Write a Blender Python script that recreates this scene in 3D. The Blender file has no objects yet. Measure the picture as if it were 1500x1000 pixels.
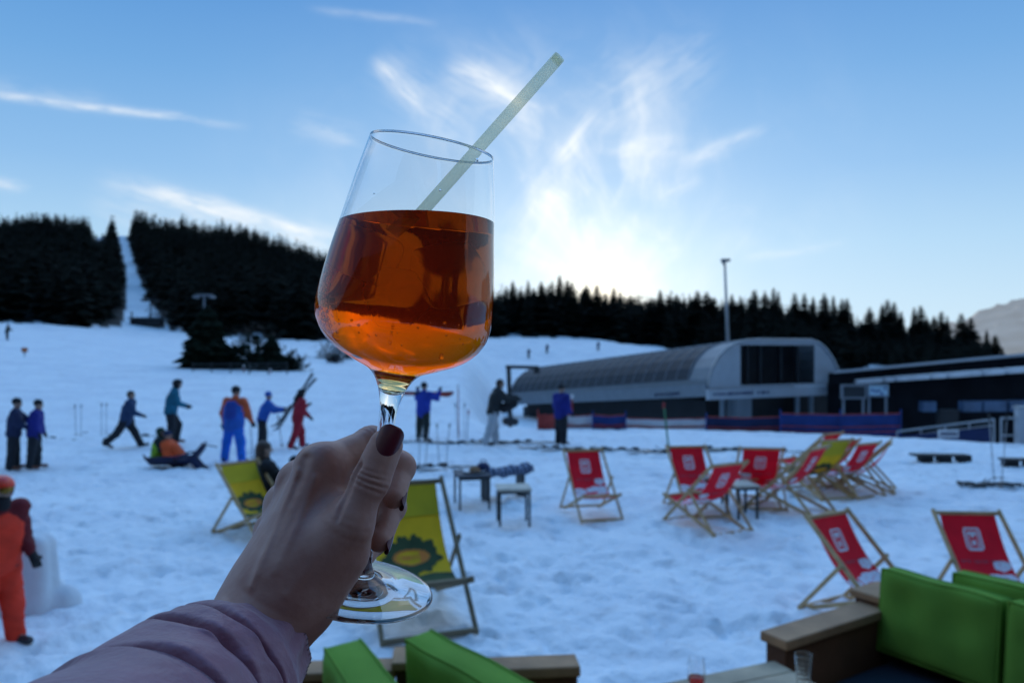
import bpy, math, random
import numpy as np
from mathutils import Vector, Matrix

random.seed(7)
RNG = np.random.default_rng(11)
R = math.radians
scene = bpy.context.scene
COL = scene.collection
F = 1083.0      # focal length in pixels of the 1500 px wide photograph
CAM_Z = 2.4     # eye height above the snow, metres

def at(px, py, d):
    """point that the photograph shows at (px, py), d metres in front of the lens"""
    return np.array([(px - 750.0) / F * d, d, CAM_Z - (py - 510.0) / F * d])

def gnd(px, py, z=0.0):
    d = (CAM_Z - z) * F / (py - 510.0)
    return np.array([(px - 750.0) / F * d, d, z])

# ------------------------------------------------------------------ materials
def new_mat(name):
    m = bpy.data.materials.new(name)
    m.use_nodes = True
    nt = m.node_tree
    return m, nt, nt.nodes['Principled BSDF']

def lin(c):
    return tuple(c) + (1.0,)

def mat(name, col, rough=0.6, var=0.15, scale=8.0, bump=0.0, bscale=None, metal=0.0, spec=0.5,
        trans=0.0, detail=4.0, col2=None, stretch=None, coat=0.0, sheen=0.0):
    m, nt, b = new_mat(name)
    N, L = nt.nodes, nt.links
    tc = N.new('ShaderNodeTexCoord')
    mp = N.new('ShaderNodeMapping')
    if stretch: mp.inputs['Scale'].default_value = stretch
    L.new(tc.outputs['Object'], mp.inputs['Vector'])
    nz = N.new('ShaderNodeTexNoise'); nz.inputs['Scale'].default_value = scale; nz.inputs['Detail'].default_value = detail
    L.new(mp.outputs['Vector'], nz.inputs['Vector'])
    rp = N.new('ShaderNodeValToRGB')
    c2 = col2 if col2 else tuple(min(1, c * (1 + var)) for c in col)
    c1 = tuple(c * (1 - var) for c in col)
    rp.color_ramp.elements[0].position = 0.3; rp.color_ramp.elements[0].color = lin(c1)
    rp.color_ramp.elements[1].position = 0.7; rp.color_ramp.elements[1].color = lin(c2)
    L.new(nz.outputs['Fac'], rp.inputs['Fac'])
    L.new(rp.outputs['Color'], b.inputs['Base Color'])
    b.inputs['Roughness'].default_value = rough
    b.inputs['Metallic'].default_value = metal
    b.inputs['Specular IOR Level'].default_value = spec
    b.inputs['Coat Weight'].default_value = coat
    b.inputs['Sheen Weight'].default_value = sheen
    if bump:
        nb = N.new('ShaderNodeTexNoise'); nb.inputs['Scale'].default_value = bscale or scale * 4; nb.inputs['Detail'].default_value = 5
        L.new(mp.outputs['Vector'], nb.inputs['Vector'])
        bp = N.new('ShaderNodeBump'); bp.inputs['Strength'].default_value = bump; bp.inputs['Distance'].default_value = 0.01
        L.new(nb.outputs['Fac'], bp.inputs['Height'])
        L.new(bp.outputs['Normal'], b.inputs['Normal'])
    if trans:
        tr = N.new('ShaderNodeBsdfTranslucent')
        L.new(rp.outputs['Color'], tr.inputs['Color'])
        mx = N.new('ShaderNodeMixShader'); mx.inputs['Fac'].default_value = trans
        out = N['Material Output']
        L.new(b.outputs['BSDF'], mx.inputs[1]); L.new(tr.outputs['BSDF'], mx.inputs[2])
        L.new(mx.outputs['Shader'], out.inputs['Surface'])
    return m

def glass_mat(name, ior, attr=None, color=(1, 1, 1), rough=0.0, absorb=None):
    m = bpy.data.materials.new(name); m.use_nodes = True
    nt = m.node_tree; N, L = nt.nodes, nt.links
    N.remove(N['Principled BSDF'])
    g = N.new('ShaderNodeBsdfGlass'); g.inputs['Color'].default_value = lin(color)
    g.inputs['Roughness'].default_value = rough; g.inputs['IOR'].default_value = ior
    if attr:
        a = N.new('ShaderNodeAttribute'); a.attribute_name = attr
        L.new(a.outputs['Fac'], g.inputs['IOR'])
    out = N['Material Output']
    L.new(g.outputs['BSDF'], out.inputs['Surface'])
    if absorb:
        v = N.new('ShaderNodeVolumeAbsorption'); v.inputs['Color'].default_value = lin(absorb[0]); v.inputs['Density'].default_value = absorb[1]
        L.new(v.outputs['Volume'], out.inputs['Volume'])
    return m

MATS = {}
def cloth(name, col, **k):
    key = ('cloth', name)
    if key not in MATS:
        MATS[key] = mat(name, col, rough=0.8, var=0.18, scale=6, bump=0.25, bscale=30, **k)
    return MATS[key]

# ------------------------------------------------------------------ mesh helpers
class MB:
    def __init__(self): self.v, self.f = [], []
    def add(self, vs, fs):
        o = len(self.v)
        self.v.extend([tuple(map(float, p)) for p in vs])
        self.f.extend([tuple(int(i) + o for i in q) for q in fs])
        return self
    def box(self, c, s, rz=0.0, M=None):
        hx, hy, hz = s[0] / 2, s[1] / 2, s[2] / 2
        vs = np.array([(x, y, z) for z in (-hz, hz) for y in (-hy, hy) for x in (-hx, hx)])
        if M is not None: vs = vs @ np.array(M).T
        elif rz:
            cs, sn = math.cos(rz), math.sin(rz)
            vs = vs @ np.array([[cs, -sn, 0], [sn, cs, 0], [0, 0, 1]]).T
        return self.add(vs + np.array(c), [(0, 2, 3, 1), (4, 5, 7, 6), (0, 1, 5, 4), (2, 6, 7, 3), (0, 4, 6, 2), (1, 3, 7, 5)])
    def beam(self, p, q, w, h, up=(0, 0, 1)):
        p, q = np.array(p, float), np.array(q, float)
        a = q - p; Ln = np.linalg.norm(a); a = a / Ln
        u = np.cross(a, up)
        if np.linalg.norm(u) < 1e-4: u = np.cross(a, (1, 0, 0))
        u /= np.linalg.norm(u); v = np.cross(u, a)
        return self.box((p + q) / 2, (w, Ln, h), M=np.stack([u, a, v], 1))
    def tube(self, pts, rad, n=10, caps=True):
        pts = [np.array(p, float) for p in pts]
        if not hasattr(rad, '__len__'): rad = [rad] * len(pts)
        vs, fs = [], []
        u = None
        for i, p in enumerate(pts):
            a = pts[min(i + 1, len(pts) - 1)] - pts[max(i - 1, 0)]
            a = a / (np.linalg.norm(a) + 1e-12)
            if u is None:
                u = np.cross(a, (0, 0, 1))
                if np.linalg.norm(u) < 1e-3: u = np.cross(a, (1, 0, 0))
            u = u - a * (u @ a); u /= np.linalg.norm(u)
            w = np.cross(a, u)
            for k in range(n):
                t = 2 * math.pi * k / n
                vs.append(p + rad[i] * (math.cos(t) * u + math.sin(t) * w))
        for i in range(len(pts) - 1):
            for k in range(n):
                k2 = (k + 1) % n
                fs.append((i * n + k, i * n + k2, (i + 1) * n + k2, (i + 1) * n + k))
        if caps:
            fs.append(tuple(range(n))[::-1]); fs.append(tuple((len(pts) - 1) * n + k for k in range(n)))
        return self.add(vs, fs)
    def lathe(self, prof, n=32, c=(0, 0, 0)):
        vs, fs = [], []
        for (r, z) in prof:
            for k in range(n):
                t = 2 * math.pi * k / n
                vs.append((c[0] + r * math.cos(t), c[1] + r * math.sin(t), c[2] + z))
        for i in range(len(prof) - 1):
            for k in range(n):
                k2 = (k + 1) % n
                fs.append((i * n + k, i * n + k2, (i + 1) * n + k2, (i + 1) * n + k))
        return self.add(vs, fs)
    def mesh(self, name):
        me = bpy.data.meshes.new(name); me.from_pydata(self.v, [], self.f); me.validate(); me.update(); return me
    def build(self, name, m, parent=None, smooth=False, bevel=0.0, loc=(0, 0, 0)):
        me = self.mesh(name)
        if m is not None: me.materials.append(m)
        if smooth:
            me.polygons.foreach_set('use_smooth', [True] * len(me.polygons))
        o = bpy.data.objects.new(name, me); COL.objects.link(o)
        o.location = loc
        if parent is not None: o.parent = parent
        if bevel:
            b = o.modifiers.new('bevel', 'BEVEL'); b.width = bevel; b.segments = 2; b.limit_method = 'ANGLE'
        return o

def thing(name, label, cat, loc=(0, 0, 0), rz=0.0, group=None):
    o = bpy.data.objects.new(name, None); COL.objects.link(o)
    o.empty_display_size = 0.1
    o.location = tuple(map(float, loc)); o.rotation_euler = (0, 0, rz)
    o['label'] = label; o['category'] = cat
    if group: o['group'] = group
    return o

def tag(o, label, cat, group=None):
    o['label'] = label; o['category'] = cat
    if group: o['group'] = group
    return o

def struct(o): o['kind'] = 'structure'; return o

def copy_tree(root, label, loc, rz=0.0, scale=1.0, group=None):
    r = root.copy(); COL.objects.link(r)
    r.location = tuple(map(float, loc)); r.rotation_euler = (0, 0, rz); r.scale = (scale,) * 3 if not hasattr(scale, '__len__') else scale
    r['label'] = label
    if group: r['group'] = group
    for ch in list(root.children):
        c = ch.copy(); COL.objects.link(c); c.parent = r
        for g in list(ch.children):
            d = g.copy(); COL.objects.link(d); d.parent = c
    return r

def vnoise(x, y, seed=0):
    """smooth 2-D value noise in -1..1"""
    xi, yi = np.floor(x).astype(np.int64), np.floor(y).astype(np.int64)
    xf, yf = x - xi, y - yi
    u, v = xf * xf * (3 - 2 * xf), yf * yf * (3 - 2 * yf)
    def h(a, b):
        n = (a * 374761393 + b * 668265263 + seed * 974711) & 0x7fffffff
        n = ((n ^ (n >> 13)) * 1274126177) & 0x7fffffff
        return ((n ^ (n >> 16)) & 0xffff) / 32767.5 - 1
    return (h(xi, yi) * (1 - u) + h(xi + 1, yi) * u) * (1 - v) + (h(xi, yi + 1) * (1 - u) + h(xi + 1, yi + 1) * u) * v

# ------------------------------------------------------------------ signed-distance bodies -> one continuous surface
def seg(a, b, ra, rb=None, k=None):
    return (np.array(a, float), np.array(b, float), ra, ra if rb is None else rb, k)

def sdf_field(prims, org, shape, h, k):
    Fd = np.full(shape, 1.0, np.float32)
    for (a, b, ra, rb, kk) in prims:
        kk = k if kk is None else kk
        m = max(ra, rb) + 2.5 * kk + 3 * h
        lo = np.maximum(((np.minimum(a, b) - m - org) / h).astype(int), 0)
        hi = np.minimum(((np.maximum(a, b) + m - org) / h).astype(int) + 2, shape)
        if (hi <= lo).any(): continue
        X = (org[0] + h * np.arange(lo[0], hi[0]))[:, None, None] - a[0]
        Y = (org[1] + h * np.arange(lo[1], hi[1]))[None, :, None] - a[1]
        Z = (org[2] + h * np.arange(lo[2], hi[2]))[None, None, :] - a[2]
        d = b - a; dd = float(d @ d) + 1e-12
        t = np.clip((X * d[0] + Y * d[1] + Z * d[2]) / dd, 0, 1)
        D = np.sqrt((X - t * d[0]) ** 2 + (Y - t * d[1]) ** 2 + (Z - t * d[2]) ** 2) - (ra + t * (rb - ra))
        sl = tuple(slice(l, u) for l, u in zip(lo, hi))
        S = Fd[sl]
        if kk > 0:
            hh = np.clip(0.5 + 0.5 * (S - D) / kk, 0, 1)
            Fd[sl] = S * (1 - hh) + D * hh - kk * hh * (1 - hh)
        else:
            Fd[sl] = np.minimum(S, D)
    return Fd

def bounds(prims, pad):
    P = np.array([np.minimum(p[0], p[1]) - max(p[2], p[3]) for p in prims]).min(0) - pad
    Q = np.array([np.maximum(p[0], p[1]) + max(p[2], p[3]) for p in prims]).max(0) + pad
    return P, Q

def surface_nets(Fd, org, h):
    s = Fd < 0
    nx, ny, nz = Fd.shape
    c = [(i, j, k) for i in (0, 1) for j in (0, 1) for k in (0, 1)]
    cnt = sum(s[i:nx - 1 + i, j:ny - 1 + j, k:nz - 1 + k].astype(np.int8) for i, j, k in c)
    act = (cnt > 0) & (cnt < 8)
    idx = np.argwhere(act)
    ids = np.full(act.shape, -1, np.int64); ids[act] = np.arange(len(idx))
    acc = np.zeros((len(idx), 3)); num = np.zeros(len(idx))
    for a in c:
        for ax in range(3):
            if a[ax]: continue
            b = list(a); b[ax] = 1
            fa = Fd[idx[:, 0] + a[0], idx[:, 1] + a[1], idx[:, 2] + a[2]]
            fb = Fd[idx[:, 0] + b[0], idx[:, 1] + b[1], idx[:, 2] + b[2]]
            x = (fa < 0) != (fb < 0)
            t = np.where(x, fa / np.where(x, fa - fb, 1), 0)
            p = np.array(a, float) + np.zeros((len(idx), 3)); p[:, ax] += t
            acc[x] += p[x]; num[x] += 1
    V = org + h * (idx + acc / num[:, None])
    faces = []
    for ax in range(3):
        o1, o2 = [(1, 2), (2, 0), (0, 1)][ax]
        sl0 = [slice(1, -1)] * 3; sl1 = [slice(1, -1)] * 3
        sl0[ax] = slice(0, -1); sl1[ax] = slice(1, None)
        A, B = s[tuple(sl0)], s[tuple(sl1)]
        e = np.argwhere(A != B)
        off = np.ones(3, int); off[ax] = 0
        e = e + off
        inside = s[e[:, 0], e[:, 1], e[:, 2]]
        q = []
        for d1, d2 in ((-1, -1), (0, -1), (0, 0), (-1, 0)):
            cc = e.copy(); cc[:, o1] += d1; cc[:, o2] += d2
            q.append(ids[cc[:, 0], cc[:, 1], cc[:, 2]])
        q = np.stack(q, 1)
        q[~inside] = q[~inside][:, ::-1]
        faces.append(q)
    Q = np.concatenate(faces)
    Q = Q[(Q >= 0).all(1)]
    return V, Q

def relax(V, Q, it=3, lam=0.5):
    """Laplacian smoothing on quads"""
    E = np.concatenate([Q[:, [0, 1]], Q[:, [1, 2]], Q[:, [2, 3]], Q[:, [3, 0]]])
    for _ in range(it):
        S = np.zeros_like(V); n = np.zeros(len(V))
        np.add.at(S, E[:, 0], V[E[:, 1]]); np.add.at(n, E[:, 0], 1)
        np.add.at(S, E[:, 1], V[E[:, 0]]); np.add.at(n, E[:, 1], 1)
        V = V + lam * (S / np.maximum(n, 1)[:, None] - V)
    return V

def np_mesh(name, V, Q, m, parent=None, smooth=True, loc=(0, 0, 0)):
    me = bpy.data.meshes.new(name)
    Q = np.asarray(Q); n = Q.shape[1]
    me.vertices.add(len(V)); me.vertices.foreach_set('co', np.asarray(V, np.float32).ravel())
    me.loops.add(Q.size); me.loops.foreach_set('vertex_index', Q.astype(np.int32).ravel())
    me.polygons.add(len(Q))
    me.polygons.foreach_set('loop_start', np.arange(0, Q.size, n, dtype=np.int32))
    me.polygons.foreach_set('use_smooth', np.full(len(Q), smooth))
    me.update(calc_edges=True); me.validate()
    for mm in (m if isinstance(m, (list, tuple)) else [m]): me.materials.append(mm)
    o = bpy.data.objects.new(name, me); COL.objects.link(o); o.location = loc
    if parent is not None: o.parent = parent
    return o

def sdf_obj(name, prims, h, k, m, parent=None, it=2, crease=0.0):
    lo, hi = bounds(prims, 4 * h + k)
    shape = tuple(((hi - lo) / h).astype(int) + 2)
    Fd = sdf_field(prims, lo, shape, h, k)
    V, Q = surface_nets(Fd, lo, h)
    V = relax(V, Q, it)
    if crease:      # folds and bunched cloth
        s = float(abs(V).sum() % 50)
        n_ = vnoise(V[:, 2] * 17 + V[:, 0] * 6 + s, V[:, 0] * 9 + V[:, 1] * 9 + V[:, 2] * 3, 71) + 0.6 * vnoise(V[:, 2] * 34 - V[:, 0] * 13, V[:, 1] * 20 + V[:, 0] * 11 + s, 72)
        c_ = V.mean(0); d_ = V - c_; d_[:, 2] *= 0.15; d_ /= (np.linalg.norm(d_, axis=1)[:, None] + 1e-6)
        V = V + d_ * (n_ * crease)[:, None]
    return np_mesh(name, V, Q, m, parent)

# ------------------------------------------------------------------ camera
cam_d = bpy.data.cameras.new('camera'); cam = bpy.data.objects.new('camera', cam_d); COL.objects.link(cam)
cam.location = (0, 0, CAM_Z); cam.rotation_euler = (R(90), 0, 0)
cam_d.sensor_width = 36.0; cam_d.lens = 36.0 * F / 1500.0
cam_d.shift_y = 10.0 / 1500.0
cam_d.clip_start = 0.02; cam_d.clip_end = 9000
cam_d.dof.use_dof = True; cam_d.dof.focus_distance = 0.40; cam_d.dof.aperture_fstop = 11.0
scene.camera = cam

# ------------------------------------------------------------------ render settings
scene.view_settings.view_transform = 'Standard'; scene.view_settings.look = 'None'; scene.view_settings.exposure = 0
scene.render.engine = 'CYCLES'
cy = scene.cycles
cy.max_bounces = 16; cy.transmission_bounces = 16; cy.glossy_bounces = 6; cy.diffuse_bounces = 4; cy.transparent_max_bounces = 12; cy.volume_bounces = 3
cy.sample_clamp_indirect = 6.0
try:
    cy.use_denoising = True; cy.denoiser = 'OPENIMAGEDENOISE'
except Exception:
    pass

# ------------------------------------------------------------------ sky and sun
SUN_EL, SUN_AZ = R(3.2), R(6.8)      # low behind the wooded ridge, a little right of straight ahead
sun_dir = Vector((math.sin(SUN_AZ) * math.cos(SUN_EL), math.cos(SUN_AZ) * math.cos(SUN_EL), math.sin(SUN_EL)))
sd = bpy.data.lights.new('sun', 'SUN'); sd.energy = 2.0; sd.angle = R(0.5); sd.color = (1.0, 0.86, 0.7)
so = bpy.data.objects.new('sun', sd); COL.objects.link(so)
so.rotation_euler = (-sun_dir).to_track_quat('-Z', 'Y').to_euler(); so.location = (20, 150, 60)

world = bpy.data.worlds.new('World'); scene.world = world; world.use_nodes = True
wt = world.node_tree; WN, WL = wt.nodes, wt.links
bg = WN['Background']
class W:
    """tiny expression builder for the world's math nodes"""
    def __init__(s, sock): s.s = sock
    @staticmethod
    def op(kind, a, b=None, c=None, clamp=False):
        n = WN.new('ShaderNodeMath'); n.operation = kind; n.use_clamp = clamp
        for i, x in enumerate((a, b, c)):
            if x is None: continue
            if isinstance(x, W): WL.new(x.s, n.inputs[i])
            else: n.inputs[i].default_value = float(x)
        return W(n.outputs[0])
    def __add__(s, o): return W.op('ADD', s, o)
    def __radd__(s, o): return W.op('ADD', s, o)
    def __sub__(s, o): return W.op('SUBTRACT', s, o)
    def __rsub__(s, o): return W.op('SUBTRACT', o, s)
    def __mul__(s, o): return W.op('MULTIPLY', s, o)
    def __rmul__(s, o): return W.op('MULTIPLY', s, o)
    def __truediv__(s, o): return W.op('DIVIDE', s, o)
    def sq(s): return W.op('MULTIPLY', s, s)
def wexp(a): return W.op('EXPONENT', a)
def wsmooth(a, lo, hi):
    n = WN.new('ShaderNodeMapRange'); n.interpolation_type = 'SMOOTHSTEP'
    WL.new(a.s, n.inputs['Value']); n.inputs['From Min'].default_value = lo; n.inputs['From Max'].default_value = hi
    return W(n.outputs['Result'])
def wvec(x, y, z):
    n = WN.new('ShaderNodeCombineXYZ')
    for i, a in enumerate((x, y, z)):
        if isinstance(a, W): WL.new(a.s, n.inputs[i])
        else: n.inputs[i].default_value = a
    return n.outputs[0]
def wnoise(vec, scale, detail=4, rough=0.55, dist=0.0):
    n = WN.new('ShaderNodeTexNoise'); WL.new(vec, n.inputs['Vector'])
    n.inputs['Scale'].default_value = scale; n.inputs['Detail'].default_value = detail
    n.inputs['Roughness'].default_value = rough; n.inputs['Distortion'].default_value = dist
    return W(n.outputs['Fac'])
def wmix(fac, a, b, mode='MIX'):
    n = WN.new('ShaderNodeMix'); n.data_type = 'RGBA'; n.blend_type = mode; n.clamp_factor = True
    for sock, x in ((n.inputs[0], fac), (n.inputs[6], a), (n.inputs[7], b)):
        if isinstance(x, W): WL.new(x.s, sock)
        elif isinstance(x, (int, float)): sock.default_value = x
        elif isinstance(x, tuple): sock.default_value = lin(x)
        else: WL.new(x, sock)
    return n.outputs[2]
tc = WN.new('ShaderNodeTexCoord'); sp = WN.new('ShaderNodeSeparateXYZ'); WL.new(tc.outputs['Generated'], sp.inputs[0])
dx, dy, dz = (W(sp.outputs[i]) for i in range(3))
nish = WN.new('ShaderNodeTexSky'); nish.sky_type = 'NISHITA'; nish.sun_disc = False
nish.sun_elevation = SUN_EL; nish.sun_rotation = SUN_AZ; nish.altitude = 900; nish.air_density = 1.0; nish.dust_density = 0.6; nish.ozone_density = 2.0
# elevation grade on top of the Nishita sky (a cold, clear winter dusk), dimmer away from the sun
rp = WN.new('ShaderNodeValToRGB'); WL.new(dz.s, rp.inputs['Fac'])
el = rp.color_ramp.elements
SKY = [(0.0, (0.62, 0.80, 0.92)), (0.06, (0.54, 0.75, 0.92)), (0.13, (0.43, 0.67, 0.90)), (0.22, (0.275, 0.52, 0.84)), (0.33, (0.165, 0.40, 0.755)),
       (0.43, (0.10, 0.305, 0.68)), (0.47, (0.16, 0.40, 0.76)), (0.53, (0.90, 1.05, 1.30)), (0.62, (1.25, 1.45, 1.75)), (0.72, (0.55, 1.10, 1.80)), (0.84, (0.20, 0.75, 1.78)), (1.0, (0.14, 0.68, 1.76))]
el[0].position, el[0].color = SKY[0][0], lin(SKY[0][1]); el[1].position, el[1].color = SKY[-1][0], lin(SKY[-1][1])
for p, c in SKY[1:-1]:
    e = el.new(p); e.color = lin(c)
back = wsmooth(dy, -0.9, 0.75)
gain = back * 0.85 + 0.15
sdot = dx * sun_dir.x + dy * sun_dir.y + dz * sun_dir.z
ang = W.op('ARCCOSINE', W.op('MINIMUM', sdot, 0.99999))           # angle from the sun, radians
# wide pale veil and a tight warm core where the sun has just gone behind the trees
gu = dx / W.op('MAXIMUM', dy, 0.05); gv = dz / W.op('MAXIMUM', dy, 0.05)
front = wsmooth(dy, 0.05, 0.3)
veil = wexp(ang.sq() * -6.0) * 0.13
core = wexp(ang.sq() * -60.0) * 0.26
hot = wexp(ang.sq() * -260.0) * 0.55
# cirrus: a fan of wisps above the sun, and a few long thin streaks
pu, pv = gu - 0.13, gv - 0.04
rho = W.op('SQRT', pu.sq() + pv.sq())
th = W.op('ARCTAN2', pv, pu)
warp = wnoise(wvec(gu, gv, 0.0), 5.0, 3) - 0.5
n1 = wnoise(wvec(th * 2.0 + warp * 1.3, rho * 5.5 + warp * 1.2, 1.7), 1.25, 6, 0.62, 0.8)
n2 = wnoise(wvec(gu * 1.6 + gv * 0.8, gv * 1.2 - gu * 0.5, 4.2), 3.4, 5, 0.55, 0.8)
m1 = wexp(((gu - 0.10) / 0.21).sq() * -1.0) * wexp(((gv - 0.24) / 0.15).sq() * -1.0)
fan = wsmooth(n1 * 0.70 + n2 * 0.40, 0.48, 0.78) * m1 * 0.62
soft = (wsmooth(n2, 0.36, 0.78) * 0.36 + 0.12) * wexp(((gu - 0.05) / 0.30).sq() * -1.0) * wexp(((gv - 0.19) / 0.16).sq() * -1.0)
def streak(p0, p1, w, amp, fray=1.0, seed=0.0):
    a = ((p0[0] - 750) / F, (510 - p0[1]) / F); b = ((p1[0] - 750) / F, (510 - p1[1]) / F)
    ln = math.hypot(b[0] - a[0], b[1] - a[1]); d = ((b[0] - a[0]) / ln, (b[1] - a[1]) / ln)
    qx, qy = gu - a[0], gv - a[1]
    t = (qx * d[0] + qy * d[1]) / ln
    s = qy * d[0] - qx * d[1]
    nn = wnoise(wvec(t * (ln * 14) + seed, s * 60.0, seed), 1.0, 4, 0.6)
    wob = (wnoise(wvec(t * (ln * 9) + seed, 0.0, seed + 3), 1.0, 2) - 0.5) * (w * 1.6 * fray)
    g = wexp(((s + wob) / (w * 1.0)).sq() * -1.0)
    env = wsmooth(t, -0.05, 0.25) * (1.0 - wsmooth(t, 0.70, 1.08))
    return g * env * wsmooth(nn, 0.25, 0.7) * amp
st = [streak((-70, 132), (350, 184), 0.0055, 0.62, 1.2, 1.0), streak((-60, 120), (190, 160), 0.012, 0.16, 1.0, 9.0), streak((150, 262), (560, 372), 0.013, 0.80, 0.8, 2.0),
      streak((120, 285), (520, 385), 0.030, 0.30, 1.0, 7.0), streak((-60, 258), (45, 276), 0.008, 0.5, 1.0, 5.0),
      streak((985, 252), (1125, 185), 0.010, 0.36, 1.2, 3.0), streak((880, 225), (1010, 210), 0.018, 0.25, 1.4, 23.0), streak((960, 290), (1030, 255), 0.010, 0.25, 1.2, 27.0), streak((545, 80), (630, 170), 0.013, 0.55, 1.4, 4.0), streak((540, 90), (700, 200), 0.035, 0.22, 1.4, 24.0),
      streak((650, 95), (790, 160), 0.013, 0.60, 1.4, 6.0), streak((640, 90), (800, 190), 0.032, 0.25, 1.4, 26.0), streak((1080, 378), (1240, 358), 0.006, 0.25, 1.0, 8.0), streak((450, 10), (650, 38), 0.006, 0.22, 1.0, 11.0),
      streak((815, 240), (880, 160), 0.012, 0.50, 1.6, 12.0), streak((900, 330), (835, 190), 0.018, 0.32, 1.6, 13.0), streak((860, 190), (1050, 50), 0.035, 0.20, 1.6, 29.0), streak((740, 360), (850, 200), 0.03, 0.18, 1.6, 31.0), streak((420, 180), (540, 205), 0.016, 0.25, 1.2, 14.0)]
cl = fan + soft
for s_ in st: cl = cl + s_
cl = W.op('MINIMUM', cl, 0.92) * front
grade = wmix(1.0, rp.outputs['Color'], wvec(gain, gain, gain), 'MULTIPLY')
c1 = wmix(cl, grade, (0.93, 0.97, 1.0))
glow = wvec(veil * 0.85 + core * 1.0 + hot * 0.9, veil * 0.9 + core * 0.90 + hot * 0.45, veil * 0.9 + core * 0.62 - hot * 0.10)
c2 = wmix(1.0, c1, glow, 'ADD')
nsc = WN.new('ShaderNodeVectorMath'); nsc.operation = 'SCALE'; WL.new(nish.outputs[0], nsc.inputs[0]); nsc.inputs['Scale'].default_value = 0.0012
gsc = WN.new('ShaderNodeVectorMath'); gsc.operation = 'ADD'; WL.new(c2, gsc.inputs[0]); WL.new(nsc.outputs[0], gsc.inputs[1])
tsc = WN.new('ShaderNodeVectorMath'); tsc.operation = 'SCALE'; WL.new(gsc.outputs[0], tsc.inputs[0]); tsc.inputs['Scale'].default_value = 10.0
WL.new(tsc.outputs[0], bg.inputs['Color']); bg.inputs['Strength'].default_value = 0.1
world.cycles.sampling_method = 'MANUAL'; world.cycles.sample_map_resolution = 1024
# ------------------------------------------------------------------ terrain: one sheet to the horizon
def prof(tab):
    xs = np.array([a for a, _ in tab], float); ys = np.array([b for _, b in tab], float)
    return lambda px: np.interp(px, xs, ys)
FOOT_D = 110.0
foot_y = prof([(-400, 462), (0, 470), (100, 479), (200, 488), (300, 492), (400, 498), (500, 503), (600, 500), (700, 497), (800, 497), (880, 500), (945, 512), (1020, 526), (1150, 545), (1300, 548), (1900, 548)])
ridge_d = prof([(-400, 330), (450, 330), (640, 210), (720, 175), (1900, 165)])
ridge_y = prof([(-400, 358), (0, 351), (130, 352), (150, 346), (180, 344), (230, 348), (350, 362), (440, 390), (520, 412), (600, 430), (720, 468), (900, 474), (1100, 482), (1250, 496), (1340, 512), (1400, 528), (1470, 540), (1560, 548), (1900, 548)])

def terrain(x, y):
    x = np.asarray(x, float); y = np.asarray(y, float)
    r = np.hypot(x, y)
    az = np.arctan2(x, y)
    px = 750 + F * np.tan(np.clip(az, -0.85, 0.85))
    back = np.clip((np.abs(az) - 0.85) / 0.6, 0, 1)
    ca = np.cos(np.clip(az, -0.85, 0.85))
    z1 = CAM_Z + (510 - foot_y(px)) / F * FOOT_D * ca
    rd = ridge_d(px)
    z2 = CAM_Z + (510 - ridge_y(px)) / F * rd * ca
    # right-hand side: the ground dips behind the slope fence to the valley station
    dip = np.clip((px - 668) / 92, 0, 1); dip = dip * dip * (3 - 2 * dip)
    t1 = np.clip((r - 21) / (FOOT_D - 21), 0, 1)
    near = z1 * (t1 ** 1.15)
    zd = np.where(r < 34, -2.7 * np.clip((r - 22.5) / 9, 0, 1) ** 1.2, -2.7 + (z1 + 2.7) * np.clip((r - 60) / (FOOT_D - 60), 0, 1))
    near = near * (1 - dip) + zd * dip
    t2 = np.clip((r - FOOT_D) / (rd - FOOT_D), 0, 1)
    far = z1 + (z2 - z1) * (t2 * 0.75 + 0.25 * t2 * t2)
    z = np.where(r < FOOT_D, near, far)
    z = np.where(r > rd, z2 - (r - rd) * 0.02, z)
    und = vnoise(x / 9, y / 9, 3) * 0.35 * np.clip((r - 25) / 40, 0, 1) + vnoise(x / 25, y / 25, 5) * 0.9 * np.clip((r - 90) / 60, 0, 1)
    z = z + und
    # unseen dark rise added behind the viewer to dim back light and reflections
    rise = np.clip((r - 12) / 50, 0, 1) * 26 * np.clip((np.abs(az) - 1.5) / 0.5, 0, 1)
    return z * (1 - back) + rise

def snow_detail(x, y):
    r = np.hypot(x, y)
    a = 2.3 * np.clip(1.2 - r / 26, 0, 1)
    tramp = vnoise(x * 2.2, y * 2.2, 21) * 0.018 + vnoise(x * 5.1, y * 5.1, 22) * 0.016 + vnoise(x * 10.5, y * 10.5, 23) * 0.008
    holes = np.clip(vnoise(x * 3.4 + 7, y * 3.4, 24) * 0.6 + vnoise(x * 7.3, y * 7.3, 25) * 0.5 - 0.32, 0, 1) * -0.075
    return a * (tramp + holes)

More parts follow.
